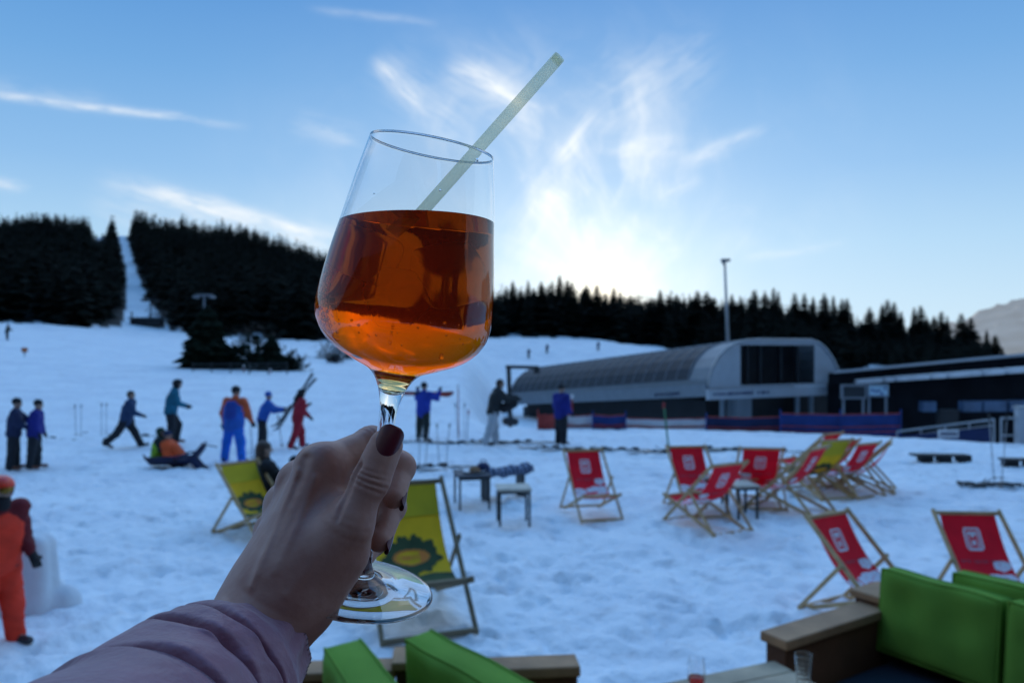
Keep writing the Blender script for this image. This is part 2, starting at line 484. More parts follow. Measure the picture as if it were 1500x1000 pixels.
def build_terrain():
    rad = [0.0] + list(np.geomspace(2.0, 30, 330)) + list(np.geomspace(30.6, 900, 150)) + [1600, 3000, 6000]
    rad = np.array(rad)
    th = np.concatenate([np.linspace(-0.80, 0.80, 620), np.linspace(0.84, 2 * math.pi - 0.84, 70)])
    Rr, Th = np.meshgrid(rad, th, indexing='ij')
    X, Y = Rr * np.sin(Th), Rr * np.cos(Th)
    Z = terrain(X, Y) + snow_detail(X, Y)
    # boot prints in wandering trails, and a few ski tracks
    rg = np.random.default_rng(17)
    flat = Rr[:, 0]
    for _ in range(46):
        p = np.array([rg.uniform(-7, 8), rg.uniform(4.4, 17)]); hd = rg.uniform(0, 6.28)
        for st in range(int(rg.integers(5, 16))):
            hd += rg.normal() * .12; d_ = np.array([math.sin(hd), math.cos(hd)]); q = np.array([d_[1], -d_[0]])
            p = p + d_ * .58
            c = p + q * (.11 if st % 2 else -.11) + rg.normal(size=2) * .03
            rr_ = math.hypot(*c); a_ = math.atan2(c[0], c[1])
            if rr_ < 3 or rr_ > 20 or c[1] < 1: continue
            i0, i1 = np.searchsorted(flat, rr_ - .25), np.searchsorted(flat, rr_ + .25)
            j0, j1 = np.searchsorted(th[:620], a_ - .25 / rr_), np.searchsorted(th[:620], a_ + .25 / rr_)
            xx, yy = X[i0:i1, j0:j1] - c[0], Y[i0:i1, j0:j1] - c[1]
            u, v = xx * d_[0] + yy * d_[1], xx * q[0] + yy * q[1]
            e = (u / .17) ** 2 + (v / .075) ** 2
            Z[i0:i1, j0:j1] += -.055 * np.exp(-e ** 2) + .018 * np.exp(-((np.sqrt(e) - 1.45) / .35) ** 2)
    for _ in range(26):
        x0, y0, sl, cu = rg.uniform(-16, 12), rg.uniform(13, 20), rg.uniform(-.35, .35), rg.uniform(-.01, .01)
        for o_ in (0, .16):
            m_ = (Rr > 11) & (Rr < 34) & (np.abs(Th) < .8)
            dd = (Y - y0 - o_ - sl * (X - x0) - cu * (X - x0) ** 2)
            Z = Z + np.where(m_ & (np.abs(X - x0) < 9), -.03 * np.exp(-(dd / .07) ** 2), 0)
    nr, na = Rr.shape
    V = np.stack([X, Y, Z], -1).reshape(-1, 3)
    i = np.arange(nr - 1)[:, None] * na; k = np.arange(na)[None, :]; k2 = (k + 1) % na
    Q = np.stack([i + k, i + k2, i + na + k2, i + na + k], -1).reshape(-1, 4)[:, ::-1]
    m, nt, b = new_mat('snow'); N, L = nt.nodes, nt.links
    tcn = N.new('ShaderNodeTexCoord')
    def noise(scale, det=4, rough=0.55):
        n = N.new('ShaderNodeTexNoise'); n.inputs['Scale'].default_value = scale; n.inputs['Detail'].default_value = det; n.inputs['Roughness'].default_value = rough
        L.new(tcn.outputs['Object'], n.inputs['Vector']); return n
    n1, n2, n3 = noise(0.55, 5), noise(3.2, 6, 0.6), noise(11, 4)
    r1 = N.new('ShaderNodeValToRGB'); L.new(n1.outputs['Fac'], r1.inputs['Fac'])
    r1.color_ramp.elements[0].position = 0.32; r1.color_ramp.elements[0].color = (0.76, 0.79, 0.84, 1)
    r1.color_ramp.elements[1].position = 0.6; r1.color_ramp.elements[1].color = (0.87, 0.90, 0.93, 1)
    # trodden, slightly dirty patches
    r2 = N.new('ShaderNodeValToRGB'); L.new(n2.outputs['Fac'], r2.inputs['Fac'])
    r2.color_ramp.elements[0].position = 0.28; r2.color_ramp.elements[0].color = (0.66, 0.64, 0.64, 1)
    r2.color_ramp.elements[1].position = 0.46; r2.color_ramp.elements[1].color = (1, 1, 1, 1)
    mx = N.new('ShaderNodeMix'); mx.data_type = 'RGBA'; mx.blend_type = 'MULTIPLY'; mx.inputs[0].default_value = 0.7
    L.new(r1.outputs['Color'], mx.inputs[6]); L.new(r2.outputs['Color'], mx.inputs[7])
    at_ = N.new('ShaderNodeAttribute'); at_.attribute_name = 'forest_floor_and_added_dark'
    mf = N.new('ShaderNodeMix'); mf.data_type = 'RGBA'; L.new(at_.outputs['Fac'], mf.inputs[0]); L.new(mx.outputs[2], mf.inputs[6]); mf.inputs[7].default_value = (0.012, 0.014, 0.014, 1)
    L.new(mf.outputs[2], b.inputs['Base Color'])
    b.inputs['Roughness'].default_value = 0.75; b.inputs['Specular IOR Level'].default_value = 0.2
    bp = N.new('ShaderNodeBump'); bp.inputs['Strength'].default_value = 0.8; bp.inputs['Distance'].default_value = 0.07
    ad = N.new('ShaderNodeMath'); ad.operation = 'MULTIPLY_ADD'; L.new(n3.outputs['Fac'], ad.inputs[0]); ad.inputs[1].default_value = 0.5; L.new(n2.outputs['Fac'], ad.inputs[2])
    L.new(ad.outputs[0], bp.inputs['Height']); L.new(bp.outputs['Normal'], b.inputs['Normal'])
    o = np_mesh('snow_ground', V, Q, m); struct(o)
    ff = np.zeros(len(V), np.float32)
    ff[:] = np.maximum(in_forest(V[:, 0], V[:, 1], 4.0), ((np.hypot(V[:, 0], V[:, 1]) > 8) & (np.abs(np.arctan2(V[:, 0], V[:, 1])) > 1.5)).astype(np.float32))  # ground behind the viewer darkened too, to dim reflections in the glass
    a = o.data.attributes.new('forest_floor_and_added_dark', 'FLOAT', 'POINT'); a.data.foreach_set('value', ff)
    return o

strip_l = prof([(320, 172), (345, 174), (400, 186), (440, 186), (470, 180), (500, 176)])
strip_r = prof([(320, 186), (345, 185), (400, 201), (440, 218), (470, 244), (500, 254)])
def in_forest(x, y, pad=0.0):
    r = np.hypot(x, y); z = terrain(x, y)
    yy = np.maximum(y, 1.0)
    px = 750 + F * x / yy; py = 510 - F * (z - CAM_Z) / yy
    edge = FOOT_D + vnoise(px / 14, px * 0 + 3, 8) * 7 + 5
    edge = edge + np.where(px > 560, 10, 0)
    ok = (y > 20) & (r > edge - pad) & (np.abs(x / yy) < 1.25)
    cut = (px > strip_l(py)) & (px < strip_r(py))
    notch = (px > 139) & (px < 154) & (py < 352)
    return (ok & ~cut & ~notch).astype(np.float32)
snow_ground = build_terrain()

# far mountain on the right
mb = MB()
def mountain():
    az = np.linspace(0.36, 1.05, 160); rows = 26
    D = 2600.0
    crest = prof([(1120, 520), (1300, 500), (1400, 472), (1430, 456), (1465, 444), (1500, 434), (1600, 410), (1750, 380), (2000, 400), (2400, 420)])
    px = 750 + F * np.tan(az)
    top = CAM_Z + (510 - crest(px)) / F * D
    V = []
    for j in range(rows):
        t = j / (rows - 1)
        rr = D - 900 * (1 - t)
        h = top * t ** 0.9 + (vnoise(az * 60, az * 0 + j * 0.6, 31) * 14 + vnoise(az * 160, az * 0 + j * 1.5, 32) * 6) * (0.3 + t)
        V.append(np.stack([rr * np.tan(az), np.full_like(az, rr), h - 30 * (1 - t)], 1))
    V = np.concatenate(V); n = len(az)
    Q = [(j * n + i, j * n + i + 1, (j + 1) * n + i + 1, (j + 1) * n + i) for j in range(rows - 1) for i in range(n - 1)]
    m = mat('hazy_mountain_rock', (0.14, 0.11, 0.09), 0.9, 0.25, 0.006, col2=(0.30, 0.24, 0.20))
    mb_ = m.node_tree.nodes['Principled BSDF']; mb_.inputs['Emission Color'].default_value = (.19, .20, .205, 1); mb_.inputs['Emission Strength'].default_value = 1.0   # haze light put into the rock as a constant glow
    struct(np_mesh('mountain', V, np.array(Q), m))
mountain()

# ------------------------------------------------------------------ trees
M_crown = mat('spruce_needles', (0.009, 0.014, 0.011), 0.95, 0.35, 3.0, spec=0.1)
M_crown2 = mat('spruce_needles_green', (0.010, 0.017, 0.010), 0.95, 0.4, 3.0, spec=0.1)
M_trunk = mat('bark', (0.05, 0.036, 0.026), 0.9, 0.3, 12)
M_twig = mat('bare_twigs', (0.075, 0.06, 0.05), 0.9, 0.3, 6)

def conifer(h, r, whorls, br, rng, base=0.06, droop=0.32, ragged=0.45, pw=0.85):
    V, T = [], []
    for i in range(whorls):
        t = base + (1 - base) * (i + 0.5) / whorls
        z = h * t
        rr = r * (1 - t) ** pw * (1 - ragged / 2 + ragged * rng.random()) + 0.012 * h
        a0 = rng.random() * 6.28
        for k in range(br):
            th = a0 + 6.283 * k / br + rng.normal() * 0.18
            L_ = rr * (0.72 + 0.5 * rng.random())
            c, s = math.cos(th), math.sin(th)
            w = L_ * 0.30 + 0.03
            dz_ = -droop * L_ + 0.0 * h
            lift = h / whorls * (rng.random() - 0.3)
            o = len(V)
            V += [(0.02 * c, 0.02 * s, z + 0.10 * L_ + lift), (0.6 * L_ * c - w * s, 0.6 * L_ * s + w * c, z + dz_ * 0.6 - 0.10 * L_ + lift),
                  (L_ * c, L_ * s, z + dz_ + 0.10 * L_ + lift), (0.6 * L_ * c + w * s, 0.6 * L_ * s - w * c, z + dz_ * 0.6 - 0.10 * L_ + lift), (0.55 * L_ * c, 0.55 * L_ * s, z + dz_ * 0.3 + 0.07 * L_ + lift)]
            T += [(o, o + 1, o + 4), (o + 1, o + 2, o + 4), (o + 2, o + 3, o + 4), (o + 3, o, o + 4)]
    o = len(V)
    for k in range(4):
        th = k * 1.57
        V.append((0.012 * h * math.cos(th), 0.012 * h * math.sin(th), h * 0.93))
    V.append((0, 0, h * 1.02))
    T += [(o + k, o + (k + 1) % 4, o + 4) for k in range(4)]
    return np.array(V), np.array(T)

# one dark wood on the left hillside and behind the skyline rows: reads as a single mass
def forest():
    rng = np.random.default_rng(5)
    variants = [conifer(1.0, 0.17 + 0.09 * rng.random(), 9, 6, rng, base=0.03, pw=0.6 + 0.35 * rng.random(), ragged=0.6) for _ in range(8)]
    VV, TT, off, n = [], [], 0, 0
    cand = []
    for _ in range(110000):
        u = rng.uniform(-1.15, 0.80)
        r = math.sqrt(rng.uniform(105 ** 2, 340 ** 2)) if u < -0.12 else math.sqrt(rng.uniform(112 ** 2, 190 ** 2))
        th = math.atan(u)
        cand.append((r * math.sin(th), r * math.cos(th)))
    cand = np.array(cand)
    cand = cand[in_forest(cand[:, 0], cand[:, 1]) > 0.5]
    zc = terrain(cand[:, 0], cand[:, 1]); pxc = 750 + F * cand[:, 0] / cand[:, 1]; pyc = 510 - F * (zc - CAM_Z) / cand[:, 1]
    wpx = 1.6 / cand[:, 1] * F
    clear = ~((pxc > strip_l(pyc - 20) - wpx) & (pxc < strip_r(pyc - 20) + wpx)) & ~((pxc > strip_l(pyc) - wpx) & (pxc < strip_r(pyc) + wpx)) & ~((pxc > 137 - wpx * 0.6) & (pxc < 156 + wpx * .4) & (pyc < 395))
    cand = cand[clear]
    px = 750 + F * cand[:, 0] / cand[:, 1]
    keep = (np.hypot(cand[:, 0], cand[:, 1]) < ridge_d(px) + 6) & (px < 1450)
    cand = cand[keep][:11000]
    z = terrain(cand[:, 0], cand[:, 1])
    for (x, y), zz in zip(cand, z):
        pxx = 750 + F * x / y
        right = pxx > 620
        clump = 1 + 0.22 * float(vnoise(np.array(x / 11), np.array(y / 11), 77))
        hgt = (rng.uniform(6.0, 10.5) if not right else rng.uniform(3.2, 7.2) * (1 if pxx < 1240 else .7)) * clump
        V, T = variants[rng.integers(8)]
        a = rng.random() * 6.28; c, s = math.cos(a), math.sin(a)
        wv = hgt * rng.uniform(0.85, 1.25)
        P = np.stack([(V[:, 0] * c - V[:, 1] * s) * wv + x, (V[:, 0] * s + V[:, 1] * c) * wv + y, V[:, 2] * hgt + zz - 0.3], 1)
        VV.append(P); TT.append(T + off); off += len(P)
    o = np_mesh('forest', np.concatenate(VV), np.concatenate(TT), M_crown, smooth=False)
    o['kind'] = 'stuff'; o['label'] = 'dark spruce wood covering the hillside'; o['category'] = 'forest'
forest()

# skyline spruces that stand out one by one on the right
def tree_protos():
    rng = np.random.default_rng(9); out = []
    for i in range(7):
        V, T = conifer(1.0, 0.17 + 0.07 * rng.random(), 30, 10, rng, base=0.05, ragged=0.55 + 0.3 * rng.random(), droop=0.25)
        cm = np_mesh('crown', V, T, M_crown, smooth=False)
        tb = MB().tube([(0, 0, 0), (0, 0, 0.5), (0, 0, 0.96)], [0.018, 0.011, 0.003], 6)
        tm = tb.build('trunk', M_trunk)
        out.append((cm, tm))
    return out
PROTO = tree_protos()
used = set()
def spruce(x, y, z, h, label, group, k, rz, wide=1.0):
    t = thing('spruce_tree', label, 'tree', (x, y, z), rz, group)
    t.scale = (h * wide, h * wide, h)
    for src in PROTO[k]:
        if k not in used: o = src
        else: o = src.copy(); COL.objects.link(o)
        o.parent = t
    used.add(k)
    return t
sky_y = prof([(700, 414), (740, 418), (770, 414), (800, 416), (813, 406), (835, 417), (870, 421), (900, 423), (906, 416), (925, 428), (960, 426), (1000, 434), (1040, 430), (1070, 436), (1100, 430), (1150, 427),
              (1170, 436), (1205, 424), (1225, 428), (1250, 452), (1266, 462), (1280, 452), (1303, 444), (1325, 450), (1343, 444), (1362, 466), (1380, 458), (1402, 460), (1420, 466), (1437, 472), (1455, 492), (1480, 500)])
def skyline():
    rng = np.random.default_rng(21)
    px = 703.0; i = 0
    while px < 1478:
        q = px + rng.normal() * 2.0
        D = rng.uniform(124, 142)
        top = sky_y(q) + abs(rng.normal()) * 13 - 6
        zt = CAM_Z + (510 - top) / F * D
        x = (q - 750) / F * D
        zg = float(terrain(x, D)) - 0.3
        h = max(zt - zg, 4.0)
        if q < 1066: lab, grp = 'dark spruce in the skyline row between drinking glass and tall mast', 'skyline spruces left of the mast'
        elif q < 1250: lab, grp = 'dark spruce in the skyline row above the barrel roofed lift station', 'skyline spruces above the lift station'
        else: lab, grp = 'dark spruce in the thinning skyline row above the flat roofed terminal', 'skyline spruces above the terminal'
        spruce(x, D, zg, h, lab, grp, i % 7, rng.random() * 6.28, rng.uniform(0.9, 1.6))
        i += 1
        px += rng.uniform(8.0, 17.0) if px < 1240 else rng.uniform(9, 15)
    # row in front, filling the foot of the wood, that shows as single trunks and tips
    return i
skyline()

# the big spruce and the bushes beside the slope
def lone_conifers():
    rng = np.random.default_rng(33)
    for (px, py, d, top, rw, lab, wh) in [(303, 573, 46, 448, 0.47, 'tall broad dark spruce standing alone at the edge of the slope', 44),
                                          (398, 572, 47, 490, 0.46, 'shorter bushy dark spruce right of the tall lone spruce', 34)]:
        b = at(px, py, d); h = (py - top) / F * d
        b[2] = float(terrain(b[0], b[1]))
        h = CAM_Z + (510 - top) / F * d - b[2]
        t = thing('spruce_tree', lab, 'tree', b)
        V, T = conifer(h, h * rw, wh + 14, 16, rng, base=0.02, ragged=0.5, droop=0.4, pw=0.62)
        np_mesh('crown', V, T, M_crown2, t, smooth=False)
        MB().tube([(0, 0, -0.3), (0, 0, h * 0.5), (0, 0, h * 0.97)], [0.12, 0.07, 0.02], 7).build('trunk', M_trunk, t)
def bush(px, py, d, w, h, lab, m, n=900, leaf=0.16, seed=0, twigs=14, name='bush', cat='bush'):
    rng = np.random.default_rng(seed)
    b = at(px, py, d); b[2] = float(terrain(b[0], b[1])) - 0.05
    t = thing(name, lab, cat, b)
    V, T = [], []
    P = rng.normal(size=(n, 3)); P /= np.linalg.norm(P, axis=1)[:, None]
    P *= (rng.random(n) ** 0.4)[:, None]
    P[:, 2] = np.abs(P[:, 2])
    lump = 0.75 + 0.5 * vnoise(P[:, 0] * 2.3 + 5, P[:, 1] * 2.3 + P[:, 2] * 2, seed)
    P = P * lump[:, None] * np.array([w / 2, w / 2 * 0.7, h])
    for p in P:
        a, c = rng.normal(size=3) * leaf, rng.normal(size=3) * leaf
        o = len(V); V += [p - a * .5, p + a * .5, p + c * .6]; T.append((o, o + 1, o + 2))
    np_mesh('foliage', np.array(V), np.array(T), m, t, smooth=False)
    mb = MB()
    for _ in range(twigs):
        e = P[rng.integers(n)]
        mb.tube([(0, 0, -0.1), e * np.array([0.4, 0.4, 0.55]), e], [0.03, 0.018, 0.006], 4)
    mb.build('stems', M_twig, t)
    return t
lone_conifers()
bush(348, 573, 46.5, 4.6, 2.3, 'low dark evergreen bush between the two lone spruces', M_crown2, 1500, 0.22, 3)
bush(420, 570, 47.5, 2.6, 1.6, 'low dark evergreen bush at the right foot of the lone spruces', M_crown2, 900, 0.2, 4)
bush(372, 527, 85, 7.0, 2.7, 'grey leafless bush on the slope behind the lone spruces', M_twig, 700, 0.16, 5, 40)
bush(492, 538, 62, 5.2, 2.6, 'large grey leafless bush seen just left of the glass bowl', M_twig, 900, 0.14, 6, 60)
bush(232, 483, 106, 4.2, 4.4, 'small bare tree at the foot of the snowy cut in the wood', M_twig, 260, 0.22, 7, 40)
# ------------------------------------------------------------------ lift station, terminal, mast, fences
M_grey = mat('station_grey_panel', (0.19, 0.22, 0.25), 0.45, 0.08, 2.0, metal=0.2)
M_lightgrey = mat('light_grey_panel', (0.44, 0.47, 0.51), 0.45, 0.06, 2.0)
M_glazing = mat('smoked_glazing', (0.022, 0.030, 0.042), 0.5, 0.2, 1.0, spec=0.25)
M_darkin = mat('dark_interior', (0.012, 0.013, 0.016), 0.7, 0.3, 2.0)
M_dark = mat('dark_cladding', (0.02, 0.023, 0.028), 0.6, 0.3, 1.2)
M_steel = mat('galvanised_steel', (0.38, 0.40, 0.42), 0.45, 0.12, 6, metal=0.5)
M_blackmetal = mat('black_metal', (0.02, 0.022, 0.025), 0.5, 0.2, 6)
M_blue = mat('blue_banner', (0.012, 0.045, 0.22), 0.7, 0.15, 3)
M_navy = mat('navy_banner', (0.008, 0.02, 0.09), 0.7, 0.15, 3)
M_white = mat('white_panel', (0.75, 0.76, 0.78), 0.6, 0.05, 3)
M_orange_net = mat('orange_net', (0.42, 0.06, 0.05), 0.8, 0.2, 6)
M_palesign = mat('pale_sign', (0.45, 0.62, 0.72), 0.5, 0.1, 3)

M_rib = mat('dark_grey_rib', (0.20, 0.22, 0.25), 0.5, 0.1, 3)
A0 = np.array([9.55, 36.0]); AX = np.array([-0.463, 0.886]); WX = np.array([0.886, 0.463])
Z0 = 0.05; LEN = 21.2
ST = thing('lift_station', 'barrel roofed grey chairlift station with ribbed dark glazing and dark end opening', 'lift station', (A0[0], A0[1], 0))
def sp_(l, w, z):
    """station coordinates: l along the barrel, w across its end, z up"""
    p = AX * l + WX * w * 1.06
    return (p[0], p[1], z - 0.088 * max(l, 0))
SW = 9.0
PROFILE = [(0.0, 0.45), (0.06, 0.9), (0.28, 1.45), (0.62, 1.95), (1.1, 2.35), (1.7, 2.62), (2.4, 2.76), (3.2, 2.80), (6.7, 2.80), (7.3, 2.66), (7.85, 2.3), (8.3, 1.85), (8.65, 1.3), (8.9, 0.75), (9.0, 0.45)]
def shell(l0, l1, pr, m, name, dz=0.0):
    mb = MB(); n = len(pr)
    vs = [sp_(l0, w, Z0 + z + dz) for w, z in pr] + [sp_(l1, w, Z0 + z + dz) for w, z in pr]
    return mb.add(vs, [(i, i + 1, n + i + 1, n + i) for i in range(n - 1)]).build(name, m, ST, smooth=False)
mb = MB(); n = len(PROFILE)
mb.add([sp_(0, w, Z0 + z) for w, z in PROFILE] + [sp_(LEN, w, Z0 + z) for w, z in PROFILE], [(i, i + 1, n + i + 1, n + i) for i in range(n - 1)])
mb.build('roof_shell', M_grey, ST)
# raised bright ridge along the roof edge
mb = MB()
for (w, z) in ((2.1, 2.74), (3.2, 2.83)):
    mb.beam(sp_(-0.05, w, Z0 + z), sp_(LEN, w, Z0 + z), 0.14, 0.08)
mb.build('roof_rail', M_lightgrey, ST)
# smoked glazing strip, 3 cm proud of the shell, in arched bays between ribs
GP = [(a - 0.05 * (1 if a < 1 else .4), b + 0.03) for a, b in PROFILE[1:6]]
shell(1.5, LEN - 0.3, GP, M_glazing, 'side_glazing')
NR = 21
for i in range(NR + 1):
    l = 1.5 + (LEN - 1.8) * i / NR
    mb = MB()
    mb.tube([sp_(l, a - 0.03, Z0 + b + 0.03) for a, b in PROFILE[1:7]], 0.04, 5)
    mb.build('rib', M_rib, ST)
# lower fascia band on the long side and end
mb = MB(); mb.beam(sp_(-0.02, -0.06, Z0 + 0.32), sp_(LEN, -0.06, Z0 + 0.32), 0.16, 0.62); mb.build('side_fascia', M_grey, ST)
mb = MB(); mb.beam(sp_(-0.10, -0.14, Z0 + 0.10), sp_(-0.10, SW, Z0 + 0.10), 0.16, 0.50); mb.build('end_fascia', M_lightgrey, ST)
# end wall around the opening
OW0, OW1, OZ0, OZ1 = 2.0, 7.0, 0.50, 2.52
mb = MB()
pts = [(0.0, 0.36)] + PROFILE + [(9.0, 0.36)]
left = [p for p in pts if p[0] <= OW0] + [(OW0, 2.69), (OW0, 0.36)]
right = [(OW1, 0.36), (OW1, 2.73)] + [p for p in pts if p[0] >= OW1]
for poly in (left, right, [(OW0, OZ1), (OW0, 2.69), (2.4, 2.76), (3.2, 2.8), (6.7, 2.8), (OW1, 2.73), (OW1, OZ1)], [(OW0, 0.36), (OW0, OZ0), (OW1, OZ0), (OW1, 0.36)]):
    mb.add([sp_(0.0, w, Z0 + z) for w, z in poly], [tuple(range(len(poly)))])
mb.build('end_wall', M_lightgrey, ST)
mb = MB()
mb.tube([sp_(-0.02, w, Z0 + z) for w, z in PROFILE], 0.07, 6); mb.build('end_trim', M_steel, ST)
mb = MB()
mb.add([sp_(1.6, OW0 - .3, Z0 + OZ0 - .2), sp_(1.6, OW1 + .3, Z0 + OZ0 - .2), sp_(1.6, OW1 + .3, Z0 + OZ1 + .2), sp_(1.6, OW0 - .3, Z0 + OZ1 + .2)], [(0, 1, 2, 3)])
mb.build('opening_recess', M_darkin, ST)
for w in (2.9, 3.7, 5.1, 6.3):
    mb = MB(); mb.beam(sp_(0.5, w, Z0 + OZ0), sp_(0.5, w, Z0 + OZ1), 0.42 if w in (3.7, 5.1) else 0.25, 0.1); mb.build('hanging_panel', M_dark, ST)
# lettering strips on the fascia: too small to read in the photograph, short dark strokes
def dashes(name, l_or_w, z, n, side, wd=0.17):
    mb = MB(); rng = np.random.default_rng(n)
    x = l_or_w
    for i in range(n):
        h = 0.10 + 0.08 * rng.random(); w = wd * (0.5 + 0.5 * rng.random())
        if side: mb.beam(sp_(x, -0.155, z - h / 2), sp_(x, -0.155, z + h / 2), 0.02, w, up=(WX[0], WX[1], 0))
        else: mb.box(sp_(-0.19, x, z), (w, 0.02, h), math.atan2(WX[1], WX[0]))
        x += wd * 1.15
    mb.build(name, M_navy, ST)
dashes('lettering', 0.25, Z0 + 0.12, 11, False, 0.2)
dashes('lettering', 3.0, Z0 + 0.12, 3, False, 0.25)
dashes('lettering', 2.0, Z0 + 0.22, 8, True, 0.22)
# dark machine level under the shell, columns
mb = MB()
mb.box(sp_(LEN * 0.52, SW * 0.55, -0.6), (SW * 0.9, LEN * 0.9, 2.6), math.atan2(AX[1], AX[0]) - math.pi / 2); mb.build('undercroft_wall', M_darkin, ST)
mb = MB(); mb.box(sp_(0.75, 7.9, -1.05), (3.3, .12, 2.3), math.atan2(WX[1], WX[0])); mb.build('undercroft_wall', M_darkin, ST)
for l, w in ((0.4, 6.2), (0.4, 7.2), (0.6, 1.4), (LEN - 1, .8)):
    mb = MB(); mb.tube([sp_(l, w, -2.6), sp_(l, w, Z0 - 0.14)], 0.14, 8); mb.build('column', M_grey, ST)
mb = MB(); mb.box(sp_(0.3, 2.2, -0.55), (0.9, 0.8, 1.3), math.atan2(WX[1], WX[0])); mb.build('cabinet', M_grey, ST)
mb = MB(); mb.box(sp_(-0.6, 8.35, Z0 + 0.10), (1.5, 0.25, 0.58), math.atan2(WX[1], WX[0])); s1 = mb.build('sign_board', M_palesign, ST)
mb = MB(); mb.box(sp_(-0.74, 8.4, Z0 + 0.10), (0.85, 0.03, 0.2), math.atan2(WX[1], WX[0])); mb.build('lettering', M_darkin, s1)

# terminal with the long flat roof
TB = thing('terminal_building', 'long dark terminal building with pale roof edge and strip of bright high windows', 'building', (17, 34, 0))
def tb_(px, py, d): return at(px, py, d) - np.array([17, 34, 0])
dL, dR = 37.0, 25.5
def quad(a, b, c, d): return [tuple(a), tuple(b), tuple(c), tuple(d)], [(0, 1, 2, 3)]
xR = 1760
def along(px): return 1.0 / np.interp(px, [1222, 1560], [1 / dL, 1 / 27.0])
def edge(px, y0, y1): return np.interp(px, [1222, 1500, xR], [y0, y1, y1 + (y1 - y0) * (xR - 1500) / 278.])
mb = MB()
a, b = tb_(1222, 543, dL), tb_(xR, edge(xR, 543, 517), along(xR))
bk = np.array([3.0, 8.0, -0.5])
top = [a, b, b + bk, a + bk]
mb.add([tuple(p) for p in top] + [tuple(p - np.array([0, 0, 0.12])) for p in top], [(0, 1, 2, 3), (7, 6, 5, 4), (0, 4, 5, 1), (1, 5, 6, 2), (2, 6, 7, 3), (3, 7, 4, 0)])
mb.build('roof_edge', M_lightgrey, TB)
inw = np.array([-0.18, 0.35, 0])
def strip(name, y0a, y0b, y1a, y1b, m, ins=0.35, xa=1222, xb=xR):
    k = np.array([0.12, 0.99, 0]) * ins
    p = [tb_(xa, edge(xa, y0a, y0b), along(xa)) + k, tb_(xb, edge(xb, y0a, y0b), along(xb)) + k, tb_(xb, edge(xb, y1a, y1b), along(xb)) + k, tb_(xa, edge(xa, y1a, y1b), along(xa)) + k]
    q = [x + np.array([0.06, 0.5, 0]) for x in p]
    mb = MB(); mb.add([tuple(x) for x in p + q], [(0, 3, 2, 1), (4, 5, 6, 7), (0, 1, 5, 4), (2, 3, 7, 6), (1, 2, 6, 5), (0, 4, 7, 3)])
    return mb.build(name, m, TB)
M_term = mat('near_black_cladding', (0.009, 0.010, 0.013), 0.8, 0.3, 1.2, spec=0.1)
strip('soffit', 547.5, 522, 563, 545, M_term, 0.5)
strip('wall', 563, 545, 628, 665, M_term, 1.1, 1226)
M_winstrip = mat('clerestory_glass', (0.55, 0.58, 0.62), 0.25, 0.15, 2)
for xa, xb in ((1266, 1306), (1312, 1324), (1330, 1378), (1384, 1404), (1409, 1458), (1464, 1494), (1502, 1560)):
    strip('window', 560.0, 540.5, 566.5, 548.5, M_winstrip, 1.06, xa, xb)
M_bluewin = mat('blue_lit_window', (0.05, 0.09, 0.16), 0.25, 0.3, 1.5)
for xa, xb in ((1368, 1388), (1430, 1458), (1462, 1496), (1502, 1540)):
    strip('window', 592, 590, 606, 606, M_bluewin, 1.04, xa, xb)
strip('door', 603, 603, 628, 634, M_darkin, 1.03, 1395, 1422)
# display panels hung between station and terminal
for px0, px1, y0, y1, m, lab in ((1232, 1268, 563, 584, M_dark, 'grey framed dark display board between the station and the terminal'), (1270, 1301, 562, 581, M_palesign, 'pale blue sign board beside the dark display board')):
    t = thing('sign_board', lab, 'sign', at((px0 + px1) / 2, 640, 33.0))
    c = at((px0 + px1) / 2, (y0 + y1) / 2, 33.0) - at((px0 + px1) / 2, 640, 33.0)
    w, h = (px1 - px0) / F * 33, (y1 - y0) / F * 33
    mb = MB(); mb.box(c, (w, 0.14, h)); mb.build('frame', M_rib, t)
    mb = MB(); mb.box(c + np.array([0, -0.08, 0]), (w * 0.86, 0.04, h * 0.72)); p = mb.build('panel', m, t)
    if m is M_palesign:
        mb = MB(); rng = np.random.default_rng(2)
        for i in range(5): mb.box(c + np.array([-0.3 * w + i * 0.15 * w, -0.105, 0.1 * h * rng.normal()]), (0.10 * w, 0.012, 0.2 * h))
        mb.build('lettering', M_blue, p)
    for s in (-1, 1):
        mb = MB(); mb.tube([(s * w * 0.4, 0, 0.2), (s * w * 0.4, 0, c[2] - h / 2)], 0.05, 6); mb.build('post', M_rib, t)

# tall mast with floodlight
b = at(1070, 600, 44.0); b[2] = -1.0
t = thing('light_mast', 'tall thin pale mast with a lamp head rising behind the lift station', 'mast', b)
tp = at(1061.5, 382, 44.0) - b
MB().tube([(0, 0, 0), tuple(tp)], [0.13, 0.065], 10).build('pole', M_steel, t, True)
mb = MB(); mb.box(tp + np.array([0.02, -0.1, 0.02]), (0.5, 0.35, 0.16)); mb.box(tp + np.array([-0.1, -0.2, -0.1]), (0.18, 0.2, 0.3)); mb.build('lamp_head', M_grey, t, bevel=0.02)

